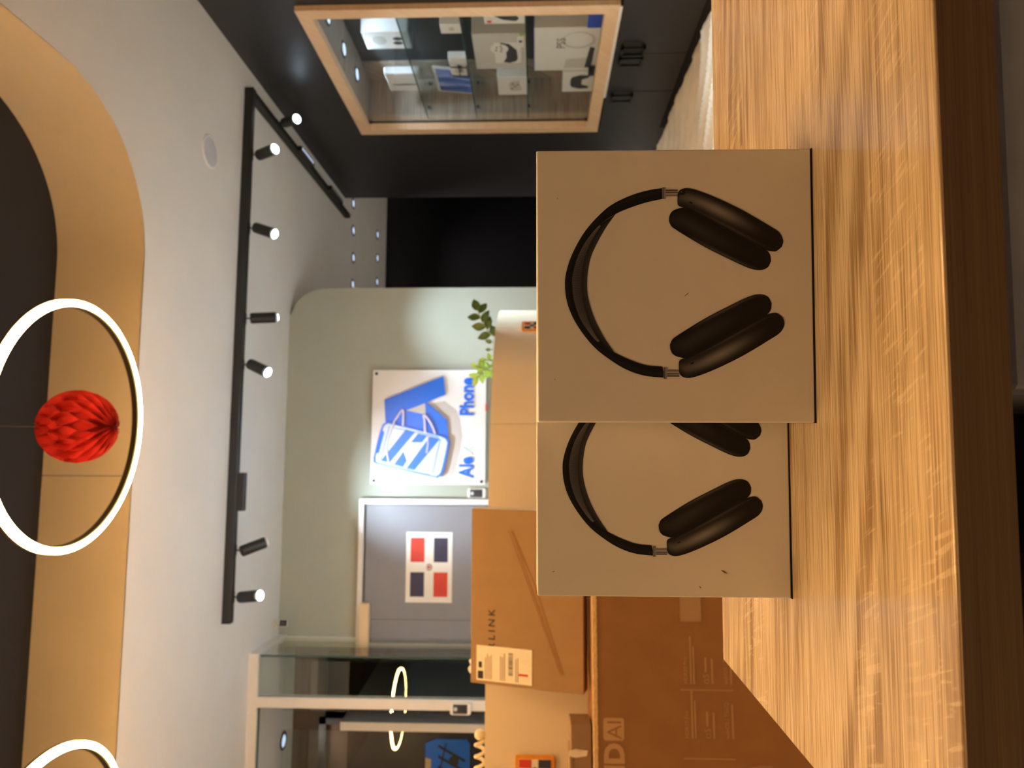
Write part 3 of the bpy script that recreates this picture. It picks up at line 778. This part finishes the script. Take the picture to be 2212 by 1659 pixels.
cpart('top_panel', CX0+.04, CX1, iy0, iy1, iz1, iz1+.02, M_TAUPE); cpart('bottom_panel', CX0+.04, CX1, iy0, iy1, iz0-.02, iz0, M_TAUPE)
cpart('rear_strip', CX1-.012, CX1, 4.62, iy1, iz0, iz1, M_TAUPE)
for z in (1.715, 1.362, .997):
    s = cpart('shelf', CX0+.05, CX1-.02, iy0+.004, iy1-.004, z-.008, z, M_SHELF)
    cpart('polished_edge', CX0+.0488, CX0+.05, iy0+.004, iy1-.004, z-.008, z, M_GLASSEDGE, parent=s)
    for yy in (iy1-.018, iy0+.006): cpart('shelf_pin', CX0+.12, CX0+.14, yy, yy+.012, z-.016, z-.008, M_BLK)
    for yy in (iy1-.018, ): cpart('shelf_pin', CX1-.06, CX1-.04, yy, yy+.012, z-.016, z-.008, M_BLK)
cpart('glass_pane', CX0+.024, CX0+.030, iy0, iy1, iz0, iz1, M_CASEGLASS)
for yy in (iy0, iy1-.03):
    for zz in (iz0, iz1-.03): cpart('corner_bracket', CX0+.018, CX0+.023, yy, yy+.03, zz, zz+.03, M_BLK)
cpart('sill_strip', CX0-.034, CX0-.030, fy0+.01, fy1-.5, fz0-.012, fz0+.004, M_WPLAST)
def puck(x, y, q):
    p = obj('puck_light', lathe([(.036, -.001), (.045, -.008), (.05, -.006), (.052, 0)], 28), M_DGREY, I, True, loc=(x-CX0, y-4.2, iz1-.5))
    obj('lens', lathe([(.0005, -.007), (.037, -.007)], 28), M_PUCK, p)
    ld = bpy.data.lights.new('glow', 'SPOT'); ld.energy = 15; ld.color = COOL; ld.spot_size = R(140); ld.spot_blend = .6; ld.shadow_soft_size = .035
    lo = bpy.data.objects.new('glow', ld); COL.objects.link(lo); lo.parent = p; lo.location = (0, 0, -.012)
for x, y, q in ((2.53, 3.83, 0), (2.535, 4.17, 1), (2.55, 4.49, 2)): puck(x, y, q)

def goods(name, x0, x1, y0, y1, z0, z1, label, cat, mat=None, bev=.003):
    t = empty(name, (x0, (y0+y1)/2, z0), 0, label, cat, 'boxed goods in the display case')
    t['_f'] = 1; del t['_f']
    h = (y1-y0)/2
    obj('carton', box(0, x1-x0, -h, h, 0, z1-z0, bev, 2), mat or M_BOXW, t)
    return t, h, z1-z0
def on_front(t, P, mat, name='print', d=.0008): # outline in (right, up) seen from the room; right is -y
    return obj(name, prism(P, lambda a, b, dd: Vector((dd, -a, b)), -d, 0), mat, t)
Z1, Z2, Z3, Z4 = 1.716, 1.363, .998, .561
t, h, H = goods('earbud_box', 2.56, 2.66, 4.03, 4.215, Z1, Z1+.285, 'white earbuds box with two small pods printed, top shelf near side', 'box')
on_front(t, circ(-.03, .08, .018, 14, .03), M_DGREY); on_front(t, circ(.015, .075, .018, 14, .03), M_DGREY); on_front(t, circ(0, .19, .045, 20, .045), M_LGREY)
t, h, H = goods('slim_box', 2.53, 2.585, 4.45, 4.685, Z1, Z1+.235, 'white device box with a dark curved line, top shelf far side', 'box', bev=.012)
on_front(t, [(-.03, .03), (-.022, .03), (-.018, .12), (-.022, .205), (-.03, .205), (-.034, .12)], M_DGREY); obj('lid_line', box(-.0005, .055, -.118, .118, .225, .2265), M_LGREY, t)
t, h, H = goods('small_white_box', 2.45, 2.52, 3.80, 3.89, Z2, Z2+.125, 'small plain white box, second shelf near side', 'box')
on_front(t, circ(0, .06, .018, 14), M_LGREY)
t, h, H = goods('adapter_box', 2.43, 2.475, 4.11, 4.325, Z2, Z2+.115, 'small white adapter box with dark lettering, second shelf', 'box')
on_front(t, rrect(-.06, .03, .03, .085, .004), M_LGREY)
for i in range(4): on_front(t, [(-.05+.02*i, .04), (-.036+.02*i, .04), (-.036+.02*i, .055), (-.05+.02*i, .055)], M_DGREY, d=.0012)
t = empty('wire_stand', (2.405, 4.22, Z2), 0, 'small black wire easel stand, second shelf', 'stand', 'boxed goods in the display case')
for dy in (-.05, .05): obj('wire_leg', tube([(-.005, dy, 0), (.0, dy, .10), (.014, dy, .12)], .004, 8), M_BLK, t)
obj('wire_bar', tube([(0, -.075, .055), (0, .075, .055)], .004, 8), M_BLK, t); obj('wire_bar', tube([(0, -.06, .004), (0, .06, .004)], .004, 8), M_BLK, t)
t = empty('tablet', (2.55, 4.62, Z2), 0, 'white framed tablet showing blue stripes, second shelf', 'tablet', 'boxed goods in the display case')
t.rotation_euler = (0, R(6), 0)
obj('body', box(0, .012, -.16, .16, 0, .27, .006, 2), M_LGREY, t)
mt, k = newmat('blue_stripe_screen')
v = k.coords((1, 26, 2.2)); wv = k.noise(v, 1.0, 3, .6, .6)
b = k.n('ShaderNodeBsdfPrincipled', inp={'Base Color': k.ramp(wv, [(.35, S(16, 24, 60)), (.5, S(70, 110, 200)), (.62, S(150, 170, 235))]), 'Roughness': .2}); k.out(b.outputs[0])
obj('screen', box(-.001, 0, -.143, .143, .02, .25), mt, t)
t, h, H = goods('console_box_grey', 2.45, 2.58, 3.90, 4.275, Z3, Z3+.315, 'large grey console box with a white controller printed, third shelf', 'box', M_LGREY)
on_front(t, rrect(-.12, .10, .03, .19, .01), M_BOXW)
on_front(t, [(-.10, .06), (-.07, .05), (.02, .055), (.085, .10), (.10, .15), (.06, .16), (.0, .12), (-.06, .12), (-.11, .14), (-.12, .10)], M_DGREY, d=.0012)
on_front(t, circ(.035, .16, .05, 20, .055), M_BOXW, d=.0016)
for a, b_ in ((.02, .18), (.05, .175), (.035, .145), (.06, .15), (.01, .15)): on_front(t, circ(a, b_, .007, 10), M_DGREY, d=.002)
on_front(t, rrect(.05, .16, .01, .05, .004), M_BOXW, d=.0016); on_front(t, circ(.11, .03, .012, 12), M_DGREY, d=.002); obj('sticker', box(-.0015, 0, -.187, -.165, .005, .035), M_GREEN, t)
t, h, H = goods('gamepad_box', 2.405, 2.44, 3.60, 3.735, Z3, Z3+.225, 'white box with a black handset printed and a red mark, third shelf near edge', 'box')
on_front(t, [(-.045, .05), (-.02, .03), (.03, .06), (.05, .13), (.045, .17), (.01, .18), (-.03, .12)], M_DGREY); on_front(t, rrect(-.055, -.035, .185, .21, .003), M_RED)
t, h, H = goods('controller_box_white', 2.48, 2.545, 4.43, 4.66, Z3, Z3+.195, 'small white box with a pale controller printed, third shelf far side', 'box')
on_front(t, [(-.06, .04), (-.03, .035), (.03, .05), (.07, .045), (.06, .10), (.03, .12), (-.03, .12), (-.065, .10)], M_LGREY)
for a, b_ in ((-.03, .1), (.0, .08), (.03, .095), (.02, .06)): on_front(t, circ(a, b_, .008, 10), M_DGREY, d=.0012)
t, h, H = goods('console_box_white', 2.45, 2.575, 3.85, 4.305, Z4, Z4+.385, 'large white console box with blue end, bottom of the case', 'box')
obj('blue_end', box(-.001, .1255, -h-.001, h+.001, H, H+.004), M_BLUECARD, t)
on_front(t, circ(.10, .12, .085, 28, .10), M_LGREY); on_front(t, circ(.105, .125, .07, 28, .085), M_BOXW, d=.0012)
on_front(t, [(-.20, .03), (.02, .02), (.03, .05), (-.19, .07)], M_DGREY, d=.0014) ; on_front(t, [(-.20, .025), (-.08, .02), (-.10, .19), (-.20, .20)], M_LGREY, d=.001)
o = text_mesh('lettering', 'PS5', .075, M_DGREY, t, Matrix(((0, 0, -1, -.0018), (-1, 0, 0, -.02), (0, 1, 0, .20), (0, 0, 0, 1))) @ Matrix.Rotation(0, 4, 'Z'))
t, h, H = goods('controller_box_dark', 2.45, 2.52, 4.325, 4.575, Z4, Z4+.20, 'white box with a dark grey controller printed, bottom far side', 'box')
on_front(t, [(-.08, .03), (-.055, .03), (-.03, .075), (.03, .075), (.055, .03), (.08, .03), (.085, .09), (.06, .14), (.03, .15), (-.03, .15), (-.06, .14), (-.085, .09)], M_DGREY)
t, h, H = goods('blue_game_case', 2.405, 2.435, 3.645, 3.79, Z4, Z4+.085, 'small blue case standing in front, bottom near corner', 'game case', M_BLUECARD)
t, h, H = goods('pink_card_box', 2.45, 2.47, 3.57, 3.70, Z4, Z4+.30, 'pink and orange printed card, bottom near corner', 'card', M_PINK)
on_front(t, circ(0, .2, .03, 14, .05), M_ORANGE)
t, h, H = goods('black_mouse_box', 2.405, 2.44, 4.24, 4.30, Z4, Z4+.045, 'tiny black gadget in front of the console boxes', 'gadget', M_BLK)

# black base cabinets with bar handles below the case
for y0, y1, hs, lab in ((3.10, 3.947, 'far', 'black base cabinet door unit nearest the picture edge'), (3.95, 4.375, 'near', 'black base cabinet between the paired handles and the single handle'), (4.38, 4.915, 'near', 'black base cabinet with a single bar handle, farthest along')):
    t = empty('base_cabinet', (2.36, (y0+y1)/2, 0), 0, lab, 'cabinet', 'black base cabinets below the display case')
    h = (y1-y0)/2
    obj('plinth', box(-.008, 0, -h, h, 0, .05), M_VOID, t)
    d = obj('door', box(-.018, 0, -h+.0015, h-.0015, .055, .483, .0015, 1), M_BLACK, t)
    yc = h-.055 if hs == 'far' else -h+.055
    if hs == 'far': a, b_ = h-.095, h-.012
    else: a, b_ = -h+.012, -h+.095
    bm = bmesh.new()
    for P in ((a, b_, .435, .447), (a, b_, .308, .320)): box(-.038, -.018, P[0], P[1], P[2], P[3], bm=bm)
    e = a if hs == 'far' else b_-.012
    box(-.044, -.032, a, b_, .435, .447, bm=bm); box(-.044, -.032, a, b_, .308, .320, bm=bm); box(-.044, -.032, a, a+.012, .308, .447, bm=bm); box(-.044, -.032, b_-.012, b_, .308, .447, bm=bm)
    obj('handle', bm, M_BLK, d)

# rumpled beige floor cloth between desk and cabinets
bm = bmesh.new(); nx, ny = 90, 150; g = []
for i in range(nx+1):
    row = []
    for j in range(ny+1):
        x = .95+1.38*i/nx; y = 2.7+2.9*j/ny
        s = x*.484+y*.875; q = x*.875-y*.484
        fold = math.sin(s*34+1.3*math.sin(q*3.1)+.8*math.sin(q*7+s*5)); fold2 = math.sin(s*61+q*9+2*math.sin(q*2.2))
        e = min(1, (x-.95)/.08, (2.33-x)/.05+.2, (y-2.7)/.1, (5.6-y)/.1)
        z = .004+max(0, e)*((.075*(.5+.5*fold)**1.8+.012*(.5+.5*fold2))*(1 if x < 2.18 else max(.12, (2.33-x)/.15)))
        row.append(bm.verts.new((x, y, z)))
    g.append(row)
for i in range(nx):
    for j in range(ny): bm.faces.new((g[i][j], g[i+1][j], g[i+1][j+1], g[i][j+1]))
o = obj('floor_cloth', bm, M_CLOTH, None, True); tag(o, 'rumpled beige cloth covering the floor along the black cabinets', 'cloth')
md = o.modifiers.new('thickness', 'SOLIDIFY'); md.thickness = .002

# ================================================================ far wall: sign, door, fittings
t = empty('shop_sign', (.197, 4.935, 1.685), 0, 'square white acrylic shop sign with blue phone-and-house logo', 'sign')
def sp(P, mat, y0, y1, name, parent=None):
    return obj(name, prism(P, lambda a, b, d: Vector((a-.197, d-4.935, b-1.685)), y0, y1), mat, parent or t)
sp([(-.199, 1.287), (-.197, 2.083), (.597, 2.081), (.597, 1.285)], M_ACRYL, 4.905, 4.912, 'board')
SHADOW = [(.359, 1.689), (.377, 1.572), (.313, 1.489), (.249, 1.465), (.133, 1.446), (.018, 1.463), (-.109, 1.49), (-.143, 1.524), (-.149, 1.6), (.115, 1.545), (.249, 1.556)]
sp([(p[0]+.001, p[1]) for p in SHADOW], M_SHADOWPL, 4.9042, 4.905, 'grey_shadow_plate')  # grey shadow of the logo on the board, built as a plate
HOUSE = [(.387, 1.992), (.551, 1.583), (.421, 1.568), (.368, 1.695), (.246, 1.555), (.115, 1.542), (.144, 1.627), (.222, 1.921), (.225, 1.981)]
sp(HOUSE, M_BLUE, 4.885, 4.899, 'house_shape')
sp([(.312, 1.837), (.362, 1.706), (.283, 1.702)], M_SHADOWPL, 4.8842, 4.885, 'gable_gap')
PH = [(.01, 2.051), (.19, 2.008), (.225, 1.979), (.222, 1.932), (.138, 1.592), (.104, 1.539), (.069, 1.536), (-.109, 1.574), (-.146, 1.605), (-.147, 1.646), (-.065, 2.014), (-.025, 2.053)]
PHs = [tuple(v) for v in smooth_line(PH, 5, True)]
c = Vector((.038, 1.795))
sp(PHs, M_BLUE, 4.874, 4.884, 'phone_outline')
sp([tuple(c+(Vector(p)-c)*.945) for p in PHs], M_PALE, 4.8732, 4.874, 'phone_face')
for P in ([(-.036, 2.006), (.181, 1.835), (.161, 1.77), (-.05, 1.944)], [(-.087, 1.827), (.132, 1.668), (.115, 1.597), (-.099, 1.769)], [(.090, 1.800), (.152, 1.75), (.138, 1.685), (.090, 1.722)],
          [(-.062, 1.915), (.028, 1.85), (-.018, 1.84), (-.036, 1.825), (-.079, 1.85)], [(.172, 1.999), (.161, 1.984), (.016, 2.019), (.016, 2.039)]):
    sp(P, M_BLUE, 4.8726, 4.8732, 'blue_stripe')
def ribbon(P, wd, y, name, mat):
    P = [Vector(p) for p in P]; obj(name, tube([(p.x-.197, y-4.935, p.y-1.685) for p in smooth_line(P, 5)], wd, 8), mat, t, True)
for P, wd in (([(.207, 1.95), (-.03, 2.006)], .0022), ([(.115, 1.595), (-.121, 1.646)], .0022), ([(.192, 1.93), (.148, 1.70), (.125, 1.61)], .0022), ([(-.05, 2.0), (-.10, 1.80), (-.13, 1.66)], .0022)):
    ribbon(P, wd, 4.8728, 'face_line', M_BLUE)
H1 = [(.207, 1.923), (.236, 1.915), (.306, 1.87), (.312, 1.858), (.283, 1.854), (.205, 1.855)]
H2 = [(.158, 1.7), (.248, 1.707), (.275, 1.714), (.269, 1.696), (.214, 1.657), (.15, 1.63)]
ribbon(H1, .0075, 4.873, 'bag_handle', M_PINKT); ribbon(H2, .0075, 4.873, 'bag_handle', M_PINKT)
ribbon([(.207, 1.923), (.143, 1.948), (.074, 1.964), (.022, 1.963), (-.05, 1.95)], .006, 4.871, 'bag_handle', M_PINKT); ribbon([(.138, 1.685), (.086, 1.681), (.017, 1.689)], .005, 4.871, 'bag_handle', M_PINKT)
def slet(txt, x, size, mat, width, y=4.9045, bold=.0045, depth=.004):
    o = text_mesh('lettering', txt, size, mat, t, face_minus_y(0, 0, 0), bold=bold, depth=depth)
    xs = [v.co.x for v in o.data.vertices]; s_ = width/(max(xs)-min(xs)); x0 = min(xs)
    for v in o.data.vertices: v.co.x = (v.co.x-x0)*s_+x-.197; v.co.y += y-4.935-depth; v.co.z += 1.373-1.685
    return o
slet('Ale', -.154, .134, M_BLUE, .146); slet('Phone', .278, .134, M_BLUE, .263)
slet('X', .006, .10, M_PALE, .06, bold=.001, depth=.002)
obj('red_tab', box(.112, .163, -.04, -.03, -.41, -.398), M_RED, t)
for px, pz in ((.571, 2.055), (-.174, 2.058), (-.177, 1.313), (.571, 1.311)):
    obj('standoff_screw', cyl((px-.197, -.036, pz-1.685), (px-.197, -.02, pz-1.685), .010, n=16), M_BLK, t, True)
    obj('spacer', cyl((px-.197, -.0235, pz-1.685), (px-.197, .004, pz-1.685), .008, n=12), M_TRACK, t, True)

# grey door with white frame
DX0, DX1, DZ = -1.262, -.335, 2.118
d = tag(empty('door_1', (-.8, 4.94, 0)), 'grey door with white frame and flag poster', kind='structure')
def dp(name, x0, x1, y0, y1, z0, z1, mat, bev=0, parent=None): return obj(name, box(x0+.8, x1+.8, y0-4.94, y1-4.94, z0, z1, bev, 1), mat, parent or d)
leaf = dp('door_leaf', DX0+.004, DX1-.006, 4.91, 4.937, .006, DZ-.012, M_DOOR)
dp('panel_groove', -1.108, -1.105, 4.9092, 4.91, .01, DZ-.015, M_DGREY, parent=leaf)
dp('shadow_gap', DX0, DX1, 4.934, 4.939, 0, DZ, M_BLK)
dp('frame_jamb', DX1, DX1+.04, 4.89, 4.939, 0, DZ, M_WHITE, .003); dp('frame_jamb', DX0-.012, DX0, 4.90, 4.939, 0, DZ, M_WHITE, .002)
dp('frame_head', DX0-.012, DX1+.04, 4.89, 4.939, DZ, DZ+.036, M_WHITE, .003)
t = empty('door_closer', (-1.13, 4.905, 2.06), 0, 'beige door closer box at the top of the grey door', 'door closer')
obj('housing', box(-.138, .138, -.055, -.001, 0, .062, .006, 2), M_CLOSER, t)
obj('arm', box(-.02, .13, -.03, -.02, .062, .07), M_WHITE, t)
t = empty('flag_poster', (-.757, 4.909, 1.508), 0, 'white flag poster with two red and two dark quarters on the grey door', 'poster')
W2, H2_ = .235, .316
obj('sheet', box(-W2, W2, -.0015, 0, 0, H2_), M_WPLAST, t)
for sx, sz, mt in ((-1, 1, M_NAVY), (1, 1, M_RED), (-1, -1, M_RED), (1, -1, M_NAVY)):
    x0, x1 = sorted((sx*.197, sx*.034)); z0, z1 = sorted((.158+sz*.128, .158+sz*.032))
    obj('quarter', box(x0, x1, -.0023, -.0015, z0, z1), mt, t)
obj('emblem', prism(circ(0, .158, .024), lambda a, b, dd: Vector((a, dd, b)), -.0021, -.0015), M_LGREY, t)
obj('emblem_shield', prism([(-.009, .170), (.009, .170), (.009, .155), (0, .145), (-.009, .155)], lambda a, b, dd: Vector((a, dd, b)), -.0027, -.0021), M_RED, t)
obj('emblem_wreath', tube([(.019*math.cos(R(a)), -.0025, .158+.019*math.sin(R(a))) for a in range(140, 401, 20)], .0025, 6), M_LEAFD, t)

def keypad(loc, label, big=1.0):
    t = empty('keypad', loc, 0, label, 'keypad', 'door entry keypads')
    w_, h_ = .034*big, .062*big
    obj('housing', prism(rrect(-w_, w_, -h_, h_, .012), lambda a, b, dd: Vector((a, dd, b)), -.022, 0), M_WPLAST, t)
    f = obj('key_plate', prism(rrect(-w_*.82, w_*.82, -h_*.68, h_*.72, .003), lambda a, b, dd: Vector((a, dd, b)), -.0235, -.022), M_DGREY, t)
    for r_ in range(4):
        for c_ in range(3): obj('key', box(-.016*big+c_*.0125*big, -.0065*big+c_*.0125*big, -.025, -.0235, -.036*big+r_*.013*big, -.027*big+r_*.013*big, .001, 1), M_BLK, f)
    obj('sensor_window', prism(circ(.0, .03*big, .011*big, 16), lambda a, b, dd: Vector((a, dd, b)), -.0255, -.0235), M_LGREY, f)
    return t
keypad((-.258, 4.939, 1.347), 'white keypad on the sage wall between door and sign')
keypad((-1.515, 4.438, 1.39), 'white keypad on the glass lobby post', 1.0)
t = empty('cable_trunking', (-1.245, 4.94, 2.15), 0, 'white cable trunking running up to the ceiling beside the lobby glass', 'trunking')
obj('duct', box(-.016, .016, -.022, -.001, .012, .548, .003, 1), M_WHITE, t); obj('duct_end', box(-.018, .018, -.025, -.001, 0, .014, .002, 1), M_WHITE, t)
t = empty('security_camera', (-1.144, 4.86, CZ), 0, 'small white security camera with black face at the ceiling corner', 'camera')
obj('base', lathe([(.001, -.02), (.018, -.02), (.026, -.012), (.028, 0)], 24), M_WPLAST, t, True)
obj('arm', tube([(0, 0, -.015), (.01, -.01, -.045), (.018, -.025, -.06)], .009, 10), M_WPLAST, t, True)
hd = obj('head', box(-.024, .024, -.075, .01, -.03, .03, .01, 3), M_WPLAST, t, True, loc=(.022, -.03, -.07), rot=(R(18), 0, R(14)))
obj('face', box(-.02, .02, -.0765, -.075, -.024, .024, .0005, 1), M_BLK, hd); obj('lens', cyl((0, -.079, .004), (0, -.0765, .004), .008, n=16), M_DGREY, hd)

# ================================================================ glass lobby on the left
w1 = tag(empty('window_1', (-1.237, 4.47, 0)), 'glass side pane of the entrance lobby', kind='structure')
obj('pane', box(-.005, .005, .012, .465, .05, 2.64), M_GLASS, w1); obj('top_rail', box(-.02, .02, .01, .465, 2.64, 2.70), M_WHITE, w1); obj('bottom_rail', box(-.02, .02, .01, .465, 0, .05), M_WHITE, w1)
obj('pane_edge', box(-.005, .005, .006, .0115, .05, 2.64), M_GLASSEDGE, w1)
w2 = tag(empty('window_2', (-1.237, 4.47, 0)), 'white framed glass front of the entrance lobby', kind='structure')
obj('pane', box(-.235, -.006, -.005, .005, .05, 2.64), M_GLASS, w2); obj('post', box(-.297, -.236, -.03, .03, 0, 2.64, .002, 1), M_WHITE, w2); obj('top_rail', box(-2.35, .02, -.025, .0095, 2.64, 2.70), M_WHITE, w2); obj('bottom_rail', box(-.236, .02, -.025, .0095, 0, .05), M_WHITE, w2)
obj('opening_seal', box(-2.35, -.297, -.006, .006, 2.632, 2.64), M_GLASSEDGE, w2)
obj('pane_edge', box(-.2358, -.2345, -.0052, .0052, .05, 2.64), M_GLASSEDGE, w2)
w3 = tag(empty('window_3', (-1.84, 4.96, 0)), 'inner glass of the entrance lobby', kind='structure')
obj('pane', box(-1.7, -.012, 0, .01, .02, 2.66), M_GLASS, w3); obj('pane', box(.11, .53, 0, .01, .02, 2.66), M_GLASS, w3)
# open grey door leaf with pale edge, and dark glass door behind
d = tag(empty('door_2', (-1.83, 4.90, 0)), 'open grey door leaf with pale edge in the lobby', kind='structure')
d.rotation_euler = (0, 0, R(-3))
obj('leaf', box(.0, .05, .012, 1.6, .01, 2.245), M_DOOR, d); obj('leaf_edge', box(0, .054, 0, .012, .01, 2.245), M_WHITE, d)
d = tag(empty('door_3', (-2.75, 5.18, 0)), 'dark glass entrance door at the back of the lobby', kind='structure')
obj('pane', box(-.85, .86, 0, .012, .02, 2.42), M_DARKDOOR, d); obj('frame_bar', box(.86, .90, -.01, .02, .0, 2.47), M_BLK, d); obj('frame_bar', box(-.85, .90, -.01, .02, 2.42, 2.47), M_BLK, d)
t = empty('logo_plate', (-2.06, 5.175, 1.40), 0, 'blue logo plate on the dark lobby door at the picture edge', 'sign')
def lp(P, mat, y0, y1, name): return obj(name, prism(P, lambda a, b, dd: Vector((a, dd, b)), y0, y1), mat, t)
lp([(.085, .02), (.085, .23), (.05, .31), (-.28, .31), (-.28, .0), (.05, .0)], M_BLUE, -.01, 0, 'plate')
for i in range(3): lp([(-.21+.07*i, .03), (-.19+.07*i, .03), (-.09+.07*i, .22), (-.11+.07*i, .22)], M_DARKDOOR, -.0115, -.01, 'stripe')
lp(circ(-.06, .11, .035, 16), M_DARKDOOR, -.012, -.01, 'heart_mark'); lp([(-.2, .22), (.06, .16), (.06, .17), (-.2, .232)], M_DARKDOOR, -.0115, -.01, 'stripe')
lp([(-.16, .27), (-.05, .27), (-.04, .31), (-.18, .31)], M_KRAFTL, -.0105, -.0, 'corner_patch')
